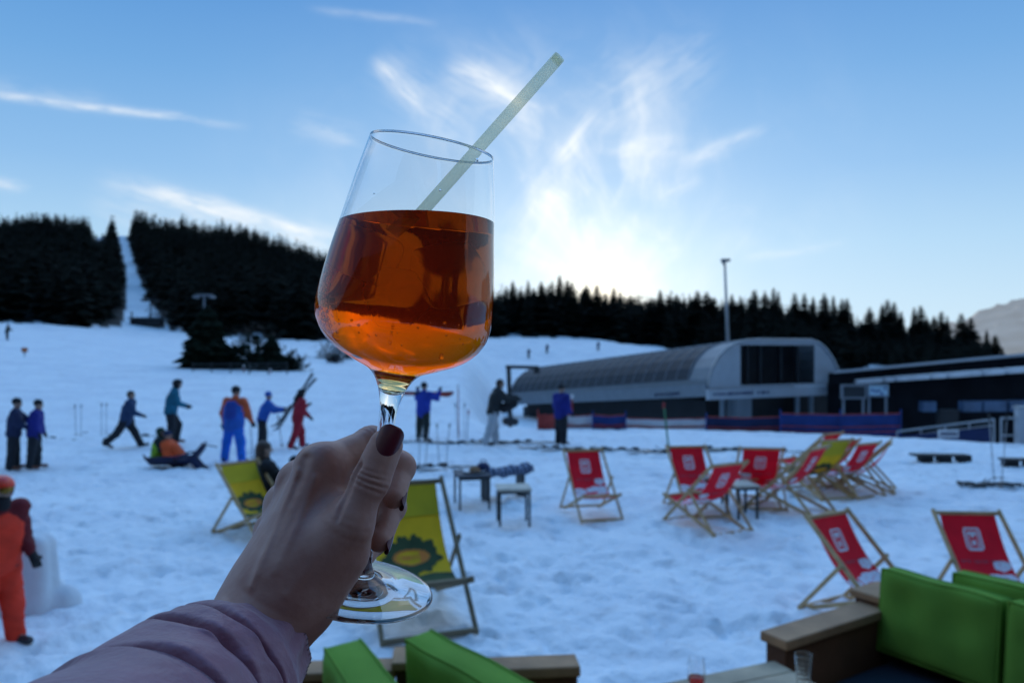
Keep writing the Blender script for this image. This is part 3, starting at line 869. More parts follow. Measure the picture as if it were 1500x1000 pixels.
# slope fence in front of the station: one panel = one thing
def fence_panel(x0, x1, y0, y1, d, m, label, name='fence_panel', net=None, posts=True):
    a, b = at(x0, y1, d), at(x1, y1, d)
    h = (y1 - y0) / F * d
    t = thing(name, label, 'fence', (a + b) / 2)
    w = b[0] - a[0]
    mb = MB(); nx = max(6, int(w / 0.25))
    vs, fs = [], []
    for i in range(nx + 1):
        x = -w / 2 + w * i / nx
        sag = -0.04 * math.sin(math.pi * ((i / nx * 3) % 1)) * (0.6 + .4 * random.random())
        yy = 0.03 * math.sin(i * 1.3)
        vs += [(x, yy, 0.02), (x, yy * 1.6, h * 0.5), (x, yy, h + sag)]
    for i in range(nx):
        for k in range(2): fs.append((3 * i + k, 3 * i + 3 + k, 3 * i + 4 + k, 3 * i + 1 + k))
    mb.add(vs, fs).build('sheet', m, t)
    if net:
        mb = MB()
        for z in (0.04, 0.2, h * 0.5, h + 0.02): mb.tube([(-w / 2, -0.05, z), (0, -0.05, z - 0.04), (w / 2, -0.05, z)], 0.018, 4)
        mb.build('net_cord', net, t)
    if posts:
        npst = max(2, int(w / 1.5) + 1)
        for i in range(npst):
            x = -w / 2 + w * i / (npst - 1)
            mb = MB(); mb.tube([(x, -0.06, -0.2), (x, -0.06, h + 0.14)], 0.022, 6); mb.build('post', M_blue if m is not M_orange_net else M_orange_net, t)
    return t
fence_panel(788, 818, 606, 634, 22.0, M_orange_net, 'short red net fence beside the left end of the lift station')
fence_panel(822, 868, 608, 634, 22.3, M_white, 'white fence sheet at the left foot of the lift station', net=M_orange_net)
fence_panel(868, 916, 608, 634, 22.1, M_blue, 'blue fence sheet left of the white sheets under the station', net=M_orange_net)
fence_panel(916, 1034, 613, 634, 22.4, M_white, 'wide white fence sheet under the middle of the lift station', net=M_orange_net)
fence_panel(1034, 1142, 611, 638, 22.0, M_navy, 'dark blue fence sheet below the near corner of the station', net=M_orange_net)
fence_panel(1142, 1318, 606, 641, 21.8, M_blue, 'long blue fence sheet with red cords running toward the terminal', net=M_orange_net)
# railing with the navy banner on the right
t = thing('railing', 'pale metal railing with navy banner and a small white sign in front of the terminal', 'railing', at(1390, 642, 21.0))
o_ = at(1390, 642, 21.0)
r0, r1 = at(1314, 632, 21.2) - o_, at(1456, 614, 20.8) - o_
MB().tube([r0, r1], 0.035, 6).build('handrail', M_steel, t)
MB().tube([r0 - np.array([0, 0, .16]), r1 - np.array([0, 0, .16])], 0.02, 6).build('handrail', M_steel, t)
for f_ in (0, .25, .5, .75, 1):
    p = r0 + (r1 - r0) * f_
    MB().tube([(p[0], p[1], -0.2), tuple(p)], 0.025, 6).build('post', M_steel, t)
mb = MB(); p0, p1 = at(1316, 638, 21) - o_, at(1452, 626, 20.6) - o_
mb.add([(p0[0], p0[1], -0.05), (p1[0], p1[1], -0.05), tuple(p1), tuple(p0)], [(0, 1, 2, 3)]); bn = mb.build('banner', M_navy, t)
mb = MB(); c = at(1389, 635, 20.5) - o_; mb.box(c, (0.56, 0.03, 0.22)); sg = mb.build('sign', M_white, t)
mb = MB()
for i in range(6): mb.box(c + np.array([-0.2 + i * 0.08, -0.022, 0.0]), (0.05, 0.012, 0.09))
mb.build('lettering', M_navy, sg)
# gate posts at the right edge
for i, (px, y0, y1, m, lab) in enumerate([(1497, 598, 650, M_lightgrey, 'pale upright post at the right edge of the picture'), (1478, 612, 648, M_steel, 'thin grey gate frame left of the pale post at the right edge')]):
    b = at(px, y1, 18.8); t = thing('gate_post', lab, 'post', b)
    h = (y1 - y0) / F * 18.8
    if i == 0:
        mb = MB(); mb.box((0, 0, h / 2), (0.28, 0.2, h)); mb.build('post', m, t, bevel=0.02)
        mb = MB(); mb.box((0, 0, h + 0.03), (0.32, 0.24, 0.06)); mb.build('cap', M_steel, t)
    else:
        for s in (-.2, .2): MB().tube([(s, 0, 0), (s, 0, h)], 0.03, 6).build('post', m, t)
        MB().tube([(-.2, 0, h), (.2, 0, h)], 0.03, 6).build('crossbar', m, t); MB().tube([(-.2, 0, h * .3), (.2, 0, h * .3)], 0.02, 6).build('crossbar', m, t)

# drag lift gantry, pylons and markers up the slope
def gantry(px, pt, pb, px2, d, label):
    b = at(px, pb, d); b[2] = min(b[2], float(terrain(b[0], b[1])))
    t = thing('lift_gantry', label, 'lift pylon', b)
    tp = at(px - 4, pt, d) - b; e = at(px2, pt + 1, d) - b
    MB().tube([(0, 0, -0.2), tuple(tp)], 0.11, 8).build('pole', M_blackmetal, t)
    MB().tube([tuple(tp + np.array([-.15, 0, 0])), tuple(e)], 0.09, 8).build('crossbar', M_blackmetal, t)
    mb = MB(); mb.box(e + np.array([-0.1, 0, -0.15]), (0.3, 0.2, 0.3)); mb.build('wheel_box', M_blackmetal, t)
gantry(749, 537, 580, 789, 36.0, 'dark angled drag lift gantry left of the lift station')
def pylon(px, top, bot, d, label, arm=1.3, r=0.13):
    b = at(px, bot, d); z = float(terrain(b[0], b[1])); b[2] = min(b[2], z)
    h = CAM_Z + (510 - top) / F * d - b[2]
    t = thing('lift_pylon', label, 'lift pylon', b)
    MB().tube([(0, 0, -0.5), (0, 0, h)], [r * 1.3, r], 8).build('pole', M_rib if arm > 1 else M_blackmetal, t)
    mb = MB(); mb.box((0, 0, h), (arm * 2, 0.3, 0.24)); mb.build('crossarm', M_rib if arm > 1 else M_blackmetal, t)
    for s in (-1, 1):
        mb = MB(); mb.box((s * arm, 0, h - 0.25), (0.35, 1.4, 0.3)); mb.build('sheave', M_rib if arm > 1 else M_blackmetal, t)
pylon(299, 432, 490, 96.0, 'grey lift pylon with a crossarm in front of the dark wood', 1.05)
pylon(221, 437, 482, 105.0, 'thin lift pylon standing on the snowy cut in the wood', 0.9, 0.1)
pylon(491, 522, 570, 58.0, 'short dark lift post standing left of the glass bowl', 0.35, 0.22)
# drag lift hut at the foot of the cut
b = at(216, 487, 104.0); b[2] = float(terrain(b[0], b[1])) - 0.1
t = thing('lift_hut', 'low dark lift hut at the foot of the snowy cut', 'hut', b)
mb = MB(); mb.box((0, 0, 0.55), (4.2, 1.4, 1.1)); mb.build('wall', M_dark, t)
mb = MB(); mb.beam((-2.3, 0, 1.2), (2.3, 0, 1.2), 1.8, 0.16); mb.build('roof', M_grey, t)
for s in (-2.2, 2.2): MB().tube([(s, 0, -.2), (s, 0, 2.1)], 0.1, 6).build('post', M_blackmetal, t)
# barrier rail at the foot of the lone spruces
b = at(330, 572, 43.0); b[2] = float(terrain(b[0], b[1]))
t = thing('barrier_rail', 'low dark barrier at the foot of the lone spruces', 'barrier', b)
for z in (.25, .5): MB().tube([(-1.9, 0, z), (3.6, 0, z + .05)], 0.035, 6).build('rail', M_blackmetal, t)
for x in np.linspace(-1.9, 3.6, 6): MB().tube([(x, 0, -.1), (x, 0, .62)], 0.03, 6).build('post', M_blackmetal, t)
# slope marker poles
M_red = mat('red_paint', (0.35, 0.03, 0.03), 0.6, 0.2, 8)
M_green = mat('green_paint', (0.06, 0.22, 0.10), 0.6, 0.2, 8)
M_orange = mat('orange_paint', (0.50, 0.12, 0.02), 0.6, 0.2, 8)
def marker(px, top, bot, d, m, label, r=0.018, lean=0.0):
    b = at(px, bot, d)
    b[2] = float(terrain(b[0], b[1])) if d > 24 else 0.0
    h = CAM_Z + (510 - top) / F * d - b[2]
    t = thing('marker_pole', label, 'pole', b)
    MB().tube([(0, 0, -0.15), (lean, 0, h)], r, 6).build('pole', m, t)
    mb = MB(); mb.tube([(lean, 0, h - 0.12), (lean, 0, h + 0.01)], r * 1.5, 6); mb.build('tip', M_red if m is not M_red else M_white, t)
marker(357, 535, 572, 44.0, M_red, 'thin reddish pole in front of the lone spruces, left of the pair', 0.03)
marker(396, 540, 572, 44.0, M_red, 'thin reddish pole in front of the shorter spruce', 0.03)
marker(981, 590, 662, 17.2, M_green, 'thin green slope pole left of the deck chairs', 0.022, -0.14)
marker(672, 563, 640, 20.0, M_red, 'tall thin pinkish pole on the slope right of the glass stem', 0.016, -.02)
marker(838, 578, 634, 22.4, M_red, 'red pole at the left end of the lift station', 0.03)
marker(683, 600, 655, 18.2, M_steel, 'thin grey pole between the two walkers', 0.014, 0.05)
# small orange marker on the far left slope
b = at(36, 570, 45.0); b[2] = float(terrain(b[0], b[1]))
t = thing('slope_marker', 'small orange and black marker low on the far left slope', 'marker', b)
MB().tube([(0, 0, -.1), (0, 0, .25)], 0.03, 6).build('post', M_blackmetal, t)
mb = MB(); mb.box((0, 0, .38), (.34, .06, .28)); mb.build('board', M_orange, t)
# ------------------------------------------------------------------ deck chairs
M_wood = mat('beech_slats', (0.50, 0.32, 0.15), 0.6, 0.25, 5, stretch=(1, 1, 8), bump=0.15)
M_wood_dark = mat('weathered_beech', (0.20, 0.15, 0.085), 0.65, 0.25, 5, stretch=(1, 1, 8), bump=0.15)
M_redc = mat('red_canvas', (0.86, 0.004, 0.022), 0.8, 0.12, 5, bump=0.3, bscale=150, trans=0.22)
M_yelc = mat('yellow_canvas', (0.85, 0.49, 0.008), 0.8, 0.14, 4, bump=0.3, bscale=150, trans=0.15)
M_whitep = mat('white_print', (0.82, 0.78, 0.84), 0.8, 0.08, 9)
M_faintp = mat('faint_pink_print', (0.50, 0.06, 0.09), 0.8, 0.1, 9)
M_redp = mat('red_print', (0.45, 0.02, 0.03), 0.8, 0.1, 9)
M_darkgreenp = mat('dark_green_print', (0.045, 0.07, 0.02), 0.8, 0.2, 14)
M_orangep = mat('orange_print', (0.75, 0.22, 0.03), 0.8, 0.1, 9)
M_limep = mat('lime_print', (0.62, 0.47, 0.012), 0.8, 0.1, 5)

TOP, FOOT = np.array([-0.40, 0.88]), np.array([0.50, 0.02])          # long frame (forward, up)
REAR, FRONT = np.array([-0.46, 0.02]), np.array([0.46, 0.37])        # seat frame
def lerp(a, b, t): return a + (b - a) * t
PROP = lerp(TOP, FOOT, 0.42)
WID = 0.60
def sling_pt(u, v):
    c = np.array([-0.03, 0.10])
    v = np.asarray(v, float)[..., None]
    p = (1 - v) ** 2 * TOP + 2 * v * (1 - v) * c + v ** 2 * FRONT
    d = 2 * (1 - v) * (c - TOP) + 2 * v * (FRONT - c)
    d = d / np.linalg.norm(d, axis=-1, keepdims=True)
    nrm = np.stack([-d[..., 1], d[..., 0]], -1)
    return p, nrm
SLW = 0.50
def sling_mesh(name, pred, m, parent, nu=10, nv=26, off=0.0):
    vs, fs = [], []
    us, vv = np.linspace(-0.5, 0.5, nu + 1), np.linspace(0, 1, nv + 1)
    P, Nn = sling_pt(None, vv)
    idx = {}
    def vid(i, j, s):
        k = (i, j, s)
        if k not in idx:
            sagx = (0.5 - abs(us[i])) * -0.05 * math.sin(math.pi * vv[j])
            p = P[j] + Nn[j] * (off * s + sagx)
            idx[k] = len(vs); vs.append((us[i] * SLW, p[0], p[1]))
        return idx[k]
    for j in range(nv):
        for i in range(nu):
            if pred is None or pred((us[i] + us[i + 1]) / 2, (vv[j] + vv[j + 1]) / 2):
                for s in ((1, -1) if off else (1,)):
                    q = (vid(i, j, s), vid(i + 1, j, s), vid(i + 1, j + 1, s), vid(i, j + 1, s))
                    fs.append(q if s > 0 else q[::-1])
    return MB().add(vs, fs).build(name, m, parent, smooth=True)
def rrect(u, v, cu, cv, hu, hv, rad):
    qx, qy = abs(u - cu) - hu + rad, abs(v - cv) - hv + rad
    return math.hypot(max(qx, 0), max(qy, 0)) + min(max(qx, qy), 0) - rad
BV, BH = 0.155, 0.060
def badge(u, v):
    a = (v - BV) * 2.05
    d = rrect(u, a, 0, 0, 0.15, 0.15, 0.05)
    if d > 0: return False
    if -0.050 < d < -0.030: return False
    # mark in the badge: two uprights joined by a bow
    if abs(a) < 0.06 and (abs(u - 0.05) < 0.018 or abs(u + 0.05) < 0.018): return False
    if abs(a + 0.01) < 0.02 and abs(u) < 0.05: return False
    if abs(math.hypot(u, a - 0.05) - 0.05) < 0.015 and a > 0.04: return False
    return True
def textline(u, v):
    if not 0.300 < v < 0.322 or abs(u) > 0.36: return False
    k = (u + 0.36) / 0.045
    return (k % 1) < 0.72 and not (int(k) in (4, 11)) and not ((int(k) % 3 == 1) and v > 0.312 and (k % 1) > .3)
PET = [(-0.34, 0.44, 0.15, 0.045), (-0.20, 0.56, 0.30, 0.050), (-0.32, 0.62, 0.16, 0.06), (0.32, 0.60, 0.20, 0.06), (0.42, 0.70, 0.14, 0.08), (-0.05, 0.70, 0.24, 0.035), (-0.36, 0.76, 0.16, 0.05),
       (0.22, 0.76, 0.16, 0.06), (-0.10, 0.83, 0.22, 0.04), (0.38, 0.87, 0.16, 0.05), (-0.36, 0.90, 0.15, 0.05), (0.08, 0.93, 0.2, 0.035), (0.05, 0.585, 0.06, 0.03)]
def petals(u, v):
    if abs(u) > 0.49: return False
    w = 0.04 * math.sin(u * 23 + v * 40) + 0.03 * math.sin(u * 51 - v * 33)
    for cu, cv, a, b in PET:
        e = ((u - cu) / a) ** 2 + ((v - cv + 0.09) / b) ** 2
        if e < 1 + 4 * w:
            if 0.12 < e < 0.20 and math.sin(u * 40 + v * 60) > 0: return False
            return True
    return False
def tree_crown(u, v):
    a = math.atan2((v - 0.42) * 2.0, u)
    r = math.hypot(u / 0.40, (v - 0.42) / 0.145)
    rag = 0.08 * math.sin(a * 9) + 0.05 * math.sin(a * 17 + 1)
    if r < 1 + rag and not (((u + 0.0) / 0.26) ** 2 + ((v - 0.42) / 0.062) ** 2 < 1): return True
    if abs(u) < 0.045 + 0.1 * max(0, v - 0.58) and 0.52 < v < 0.66: return True
    return v > 0.60 + 0.02 * math.sin(u * 8)
def oval_ring(u, v):
    e = (u / 0.26) ** 2 + ((v - 0.42) / 0.062) ** 2
    return e < 0.97 and (e > 0.62 or (u < -0.12 and e < .8))
def oval_text(u, v):
    e = (u / 0.26) ** 2 + ((v - 0.42) / 0.062) ** 2
    if e >= 0.5 or abs(v - 0.42) > 0.018: return False
    k = (u + 0.10) / 0.05
    return u > -0.10 and (k % 1) < 0.6

def deck_chair(name, label, kind, wood, group=None):
    t = thing(name, label, 'deck chair', (0, 0, 0), 0, group)
    pt = lambda x, q: (x, q[0], q[1])
    for s in (-1, 1):
        MB().beam(pt(s * WID / 2, FOOT), pt(s * WID / 2, lerp(TOP, FOOT, -0.03)), 0.026, 0.042).build('side_rail', wood, t, bevel=0.006)
        MB().beam(pt(s * (WID / 2 - 0.034), REAR), pt(s * (WID / 2 - 0.034), lerp(REAR, FRONT, 1.06)), 0.026, 0.042).build('seat_rail', wood, t, bevel=0.006)
        MB().beam(pt(s * (WID / 2 + 0.030), PROP + np.array([0.01, 0.03])), pt(s * (WID / 2 + 0.030), REAR + np.array([-0.02, 0.0])), 0.022, 0.038).build('prop_leg', wood, t, bevel=0.006)
    for q, w in ((TOP, WID), (FOOT + np.array([-0.012, 0.02]), WID), (REAR + np.array([0.01, 0.02]), WID + 0.06), (FRONT, WID - 0.06)):
        MB().beam((-w / 2 - 0.0, q[0], q[1]), (w / 2 + 0.0, q[0], q[1]), 0.034, 0.034).build('crossbar', wood, t, bevel=0.006)
    cm = M_redc if kind == 'red' else M_yelc
    sl = sling_mesh('sling', None, cm, t, 12, 30)
    if kind == 'red':
        sling_mesh('badge', badge, M_whitep, sl, 84, 170, 0.003)
        sling_mesh('lettering', textline, M_faintp, sl, 84, 170, 0.003)
        sling_mesh('floral_print', petals, M_whitep, sl, 60, 120, 0.003)
    else:
        sling_mesh('tree_print', tree_crown, M_darkgreenp, sl, 84, 170, 0.003)
        sling_mesh('oval_border', oval_ring, M_orangep, sl, 84, 170, 0.003)
        sling_mesh('lettering', oval_text, M_orangep, sl, 84, 170, 0.003)
        sling_mesh('head_panel', lambda u, v: v < 0.17, M_limep, sl, 12, 30, 0.005)
    return t
GR = 'red deck chairs set out on the snow'
red = deck_chair('deck_chair', 'red deck chair standing alone on the snow right of the pale topped table', 'red', M_wood, GR)
yel = deck_chair('deck_chair', 'yellow deck chair left of the hand with a dark figure behind it', 'yellow', M_wood)
def place(o, px, py, head, scale=1.0):
    p = gnd(px, py)
    o.location = (p[0], p[1], -0.012); o.rotation_euler = (0, 0, R(-head)); o.scale = (scale,) * 3
# heading: 0 = away from the camera, 90 = facing right, 180 = facing the camera
place(red, 866, 753, 168)
def rc(px, py, head, label, src=None, scale=1.0, group=GR):
    c = copy_tree(src or red, label, (0, 0, 0), 0, 1.0, group)
    place(c, px, py, head, scale); return c
rc(1020, 748, 172, 'red deck chair half hidden behind a tilted red one, facing the camera', scale=1.03)
rc(1034, 772, -30, 'red deck chair seen from behind, tilted to the right, nearest of the left pair', scale=1.04)
rc(1108, 738, 8, 'red deck chair seen straight from behind beside the small table', scale=1.05)
rc(1156, 748, -45, 'red deck chair leaning right, seen edge on, left of the yellow one', scale=1.12)
rc(1188, 706, -38, 'red deck chair whose top shows above the yellow one in the back of the cluster', scale=1.04)
rc(1218, 708, -35, 'red deck chair behind and right of the yellow one, only its upper part showing', scale=0.92)
rc(1240, 722, -28, 'red deck chair at the right end of the cluster, tilted right', scale=1.0)
rc(1268, 716, -62, 'rightmost chair of the back cluster, mostly bare wooden frame', scale=0.95)
rc(1270, 906, 150, 'red deck chair with white badge left of the green sofa backrest, facing right', scale=0.98)
rc(1452, 908, 184, 'red deck chair behind the green sofa backrest at the right edge', scale=0.99)
place(yel, 376, 782, 126, 1.02)
y2 = copy_tree(yel, 'yellow deck chair standing among the red ones in the back cluster', (0, 0, 0)); place(y2, 1196, 724, -20, 1.08)
y3 = copy_tree(yel, 'oversized yellow deck chair with round tree print, behind the hand and glass foot', (0, 0, 0)); place(y3, 606, 900, 160, 1.3); y3.scale = (1.32, 1.3, 1.26)
for ch in y3.children:
    if ch.name.split('.')[0] in ('side_rail', 'seat_rail', 'prop_leg', 'crossbar'):
        ch.data = ch.data.copy(); ch.data.materials[0] = M_wood_dark

# ------------------------------------------------------------------ small tables, bench, blanket
M_tabletop = mat('pale_table_top', (0.55, 0.50, 0.42), 0.6, 0.2, 6)
M_darktop = mat('dark_table_top', (0.05, 0.06, 0.08), 0.6, 0.2, 6)
def table(px, py, w, dp, h, label, top, leg, rz=0.0):
    t = thing('side_table', label, 'table', gnd(px, py), rz)
    mb = MB()
    for i in range(4): mb.box((0, (i - 1.5) * dp / 4, h), (w, dp / 4 - 0.006, 0.035))
    mb.build('table_top', top, t, bevel=0.004)
    for sx in (-1, 1):
        for sy in (-1, 1):
            mb = MB(); mb.box((sx * (w / 2 - 0.03), sy * (dp / 2 - 0.03), h / 2 - 0.01), (0.03, 0.03, h - 0.02)); mb.build('leg', leg, t)
    mb = MB(); mb.box((0, 0, h - 0.04), (w - 0.06, dp - 0.06, 0.035)); mb.build('apron', leg, t)
    return t
table(691, 741, 0.50, 0.62, 0.50, 'dark legged table holding food and a striped blanket', M_darktop, M_blackmetal, R(12))
table(752, 767, 0.46, 0.42, 0.50, 'pale topped table with thin dark legs, in front of the striped blanket', M_tabletop, M_blackmetal, R(6))
table(1087, 756, 0.34, 0.4, 0.46, 'small pale topped table between the red deck chairs', M_tabletop, M_blackmetal, R(10))
table(1046, 742, 0.36, 0.4, 0.46, 'small table half hidden behind the tilted red deck chair', M_tabletop, M_blackmetal, R(-5))
# striped blanket laid over two dark stools
p = gnd(738, 737)
t = thing('low_bench', 'low dark bench under the striped blanket', 'bench', (p[0] - .02, p[1] + .35, 0), R(25))
mb = MB(); mb.box((0, 0, .46), (0.72, 0.3, 0.03)); mb.build('seat', M_darktop, t)
for s in (-.31, .31): mb = MB(); mb.box((s, 0, .22), (.04, .26, .45)); mb.build('leg', M_blackmetal, t)
m, nt, bb = new_mat('striped_blanket_cloth')
wv = nt.nodes.new('ShaderNodeTexWave'); wv.inputs['Scale'].default_value = 4.6; wv.inputs['Distortion'].default_value = 0.6; tcx = nt.nodes.new('ShaderNodeTexCoord')
nt.links.new(tcx.outputs['Object'], wv.inputs['Vector']); rr_ = nt.nodes.new('ShaderNodeValToRGB'); nt.links.new(wv.outputs['Fac'], rr_.inputs['Fac'])
rr_.color_ramp.elements[0].position = .35; rr_.color_ramp.elements[0].color = (.008, .015, .05, 1); rr_.color_ramp.elements[1].position = .65; rr_.color_ramp.elements[1].color = (.20, .26, .38, 1)
nt.links.new(rr_.outputs['Color'], bb.inputs['Base Color']); bb.inputs['Roughness'].default_value = .9
vs, fs = [], []
for i in range(31):
    for j in range(15):
        x, y = -0.42 + .84 * i / 30, -.2 + .4 * j / 14
        drop = -0.10 * max(0, (abs(y) - .14) / .06) ** 1.3 + .012 * math.sin(x * 17) + .01 * math.sin(x * 31 + y * 20)
        vs.append((x, y, .49 + drop + .10 * max(0, x + .0)))
for i in range(30):
    for j in range(14): fs.append((i * 15 + j, (i + 1) * 15 + j, (i + 1) * 15 + j + 1, i * 15 + j + 1))
bk_ = MB().add(vs, fs).build('blanket', m, None, True, loc=(p[0] + .02, p[1] + .35, 0.0)); bk_.rotation_euler = (0, 0, R(25))
tag(bk_, 'navy and white striped blanket spread beside the dark legged table', 'blanket')
# things on the dark table
p = gnd(691, 741)
M_food = mat('brown_food', (0.30, 0.17, 0.09), 0.8, 0.4, 20)
t = thing('food_tray', 'pale tray of food on the dark legged table', 'tray', (p[0] + .03, p[1] - .02, .52))
MB().lathe([(0.0, 0), (.13, 0), (.17, .025), (.175, .03), (.165, .028), (.125, .008), (0, .008)], 20).build('plate', M_white, t, True)
mb = MB()
for k in range(7): mb.tube([(random.uniform(-.09, .09), random.uniform(-.09, .09), .015), (random.uniform(-.07, .07), random.uniform(-.07, .07), .07)], [.035, .02], 7)
mb.build('food', M_food, t, True)
t = thing('bag', 'small dark bag at the right end of the dark legged table', 'bag', (p[0] + .17, p[1] + .12, .52))
MB().lathe([(0.0, 0), (.09, 0), (.11, .05), (.09, .10), (.04, .125), (0, .13)], 14).build('body', M_navy, t, True)
MB().tube([(-.05, 0, .11), (-.03, 0, .17), (.03, 0, .17), (.05, 0, .11)], .008, 6).build('handle', M_navy, t)
# long bench-like plank on blocks at the right
def plank(px0, px1, py, label, blocks):
    a, b = gnd(px0, py), gnd(px1, py)
    t = thing('plank_bench', label, 'bench', ((a + b) / 2))
    w = b[0] - a[0]
    mb = MB(); mb.beam((-w / 2, 0, .15), (w / 2, 0.05, .13), .26, .045); mb.build('seat', M_dark, t, bevel=.008)
    for x in blocks:
        mb = MB(); mb.box((x * w / 2, .02, .06), (.26, .2, .12)); mb.build('block', M_darkin, t, bevel=.01)
plank(1336, 1420, 676, 'long low dark plank bench on three blocks on the open snow at right', (-.52, .12, .8))
plank(1468, 1530, 683, 'low dark plank bench cut off by the right edge', (-.6, .4))
# ------------------------------------------------------------------ skis and poles
M_ski = mat('dark_ski', (0.03, 0.04, 0.05), 0.35, 0.4, 3)
M_ski2 = mat('greenish_ski', (0.06, 0.11, 0.09), 0.35, 0.4, 3)
M_skired = mat('red_ski', (0.40, 0.05, 0.04), 0.35, 0.3, 3)
def ski_mesh(L_=1.65):
    mb = MB(); n = 24; vs, fs = [], []
    for i in range(n + 1):
        t = i / n; y = -L_ / 2 + L_ * t
        w = 0.042 + 0.020 * (2 * t - 1) ** 2
        if t > .93: w *= max(0.15, 1 - ((t - .93) / .07) ** 2)
        z = 0.012 + 0.02 * (1 - (2 * t - 1) ** 2) * .4 + (0.10 * ((t - .88) / .12) ** 2 if t > .88 else 0)
        vs += [(-w, y, z), (w, y, z), (w, y, z + .014), (-w, y, z + .014)]
    for i in range(n):
        for k in range(4): fs.append((4 * i + k, 4 * i + (k + 1) % 4, 4 * i + 4 + (k + 1) % 4, 4 * i + 4 + k))
    fs += [(3, 2, 1, 0), (4 * n, 4 * n + 1, 4 * n + 2, 4 * n + 3)]
    return mb.add(vs, fs)
def make_ski(m, label, group=None):
    t = thing('ski', label, 'ski', (0, 0, 0), 0, group)
    ski_mesh().build('blade', m, t)
    mb = MB(); mb.box((0, -0.14, .06), (.075, .16, .06)); mb.box((0, .14, .055), (.07, .11, .05)); mb.box((0, 0, .036), (.06, .2, .02)); mb.build('binding', M_blackmetal, t, bevel=.01)
    return t
SK = {}
def ski(px, py, rz, kind, label, group=None, tilt=None, loc=None):
    m = {'dark': M_ski, 'green': M_ski2, 'red': M_skired}[kind]
    if kind not in SK: o = SK[kind] = make_ski(m, label, group)
    else: o = copy_tree(SK[kind], label, (0, 0, 0), 0, 1.0, group); 
    if not group and 'group' in o: del o['group']
    o.location = tuple(gnd(px, py)) if loc is None else tuple(loc)
    o.rotation_euler = tilt if tilt else (0, 0, R(rz))
    return o
lying = [(118, 637, 84, 'dark'), (70, 644, 82, 'green'), (205, 640, 98, 'green'), (620, 648, 80, 'dark'), (668, 650, 88, 'dark'), (700, 648, 96, 'green'), (748, 650, 84, 'dark'), (766, 648, 92, 'dark'),
         (806, 657, 88, 'dark'), (838, 660, 95, 'dark'), (876, 659, 86, 'green'), (902, 660, 92, 'dark'), (922, 660, 80, 'dark'), (968, 663, 95, 'dark'), (1012, 660, 86, 'dark'), (1030, 658, 97, 'green'), (1070, 660, 88, 'dark'), (1138, 662, 84, 'green'),
         (596, 688, 78, 'dark'), (640, 684, 92, 'dark'), (1405, 700, 70, 'dark')]
for i, (px, py, rz, kd) in enumerate(lying):
    if px < 300: ski(px, py, rz, kd, 'ski lying on the snow between the two left bystanders and the walkers', 'skis lying at left')
    elif px in (596, 640): ski(px, py, rz, kd, 'dark ski lying on the snow above the oversized yellow deck chair', 'skis above the yellow chair')
    elif px == 1405: pass
    else: ski(px, py, rz, kd, 'ski lying in the long row across the snow in front of the station', 'skis lying in a row')
def pole_pair(px, top, bot, label, group=None, lean=0.05):
    p = gnd(px, bot); d = p[1]; h = (bot - top) / F * d
    for s in (-1, 1):
        t = thing('ski_pole', label, 'ski pole', (p[0] + s * .06, p[1], 0), 0, group)
        e = (s * lean + random.uniform(-.06, .06), random.uniform(-.05, .05), h)
        MB().tube([(0, 0, -.1), e], .009, 6).build('shaft', M_steel, t)
        MB().tube([(e[0] * .9, e[1] * .9, h * .9), e], .016, 6).build('grip', M_blackmetal, t)
        MB().lathe([(0.0, .06), (.045, .055), (.045, .065), (0, .075)], 10).build('basket', M_blackmetal, t)
pole_pair(115, 592, 640, 'thin ski pole stuck in the snow right of the two left bystanders', 'ski poles at far left')
pole_pair(152, 590, 640, 'thin ski pole stuck in the snow beside the walking figure at left', 'ski poles left of the walker', .02)
pole_pair(618, 632, 684, 'thin ski pole stuck in the snow right of the thumb', 'ski poles right of the thumb', .03)
pole_pair(648, 620, 684, 'thin ski pole behind the oversized yellow deck chair', 'ski poles behind the yellow chair', .04)
pole_pair(676, 590, 650, 'thin ski pole stuck upright between the walkers right of the stem', 'ski poles between the walkers', .05)
pole_pair(1462, 606, 704, 'long thin ski pole stuck in the snow near the right edge', 'ski poles near the right edge', .1)
# heap of dark rope on the snow at right
p = gnd(1448, 713)
t = thing('rope_heap', 'tangled grey rope lying on the snow near the right edge', 'rope', p)
pts = []
rng = np.random.default_rng(4)
for i in range(90):
    x = -.5 + 1.0 * i / 89
    pts.append((x + .09 * math.sin(i * 1.1), .16 * math.sin(i * .9) + .05 * rng.normal(), .03 + .03 * abs(math.sin(i * .77))))
MB().tube(pts, .016, 5).build('rope', M_blackmetal, t, True)
mb = MB(); mb.tube([(-.16, 0, .02), (-.1, -.1, .17)], .012, 5); mb.tube([(-.12, 0, .02), (-.02, -.1, .16)], .012, 5); mb.build('peg', M_steel, t)
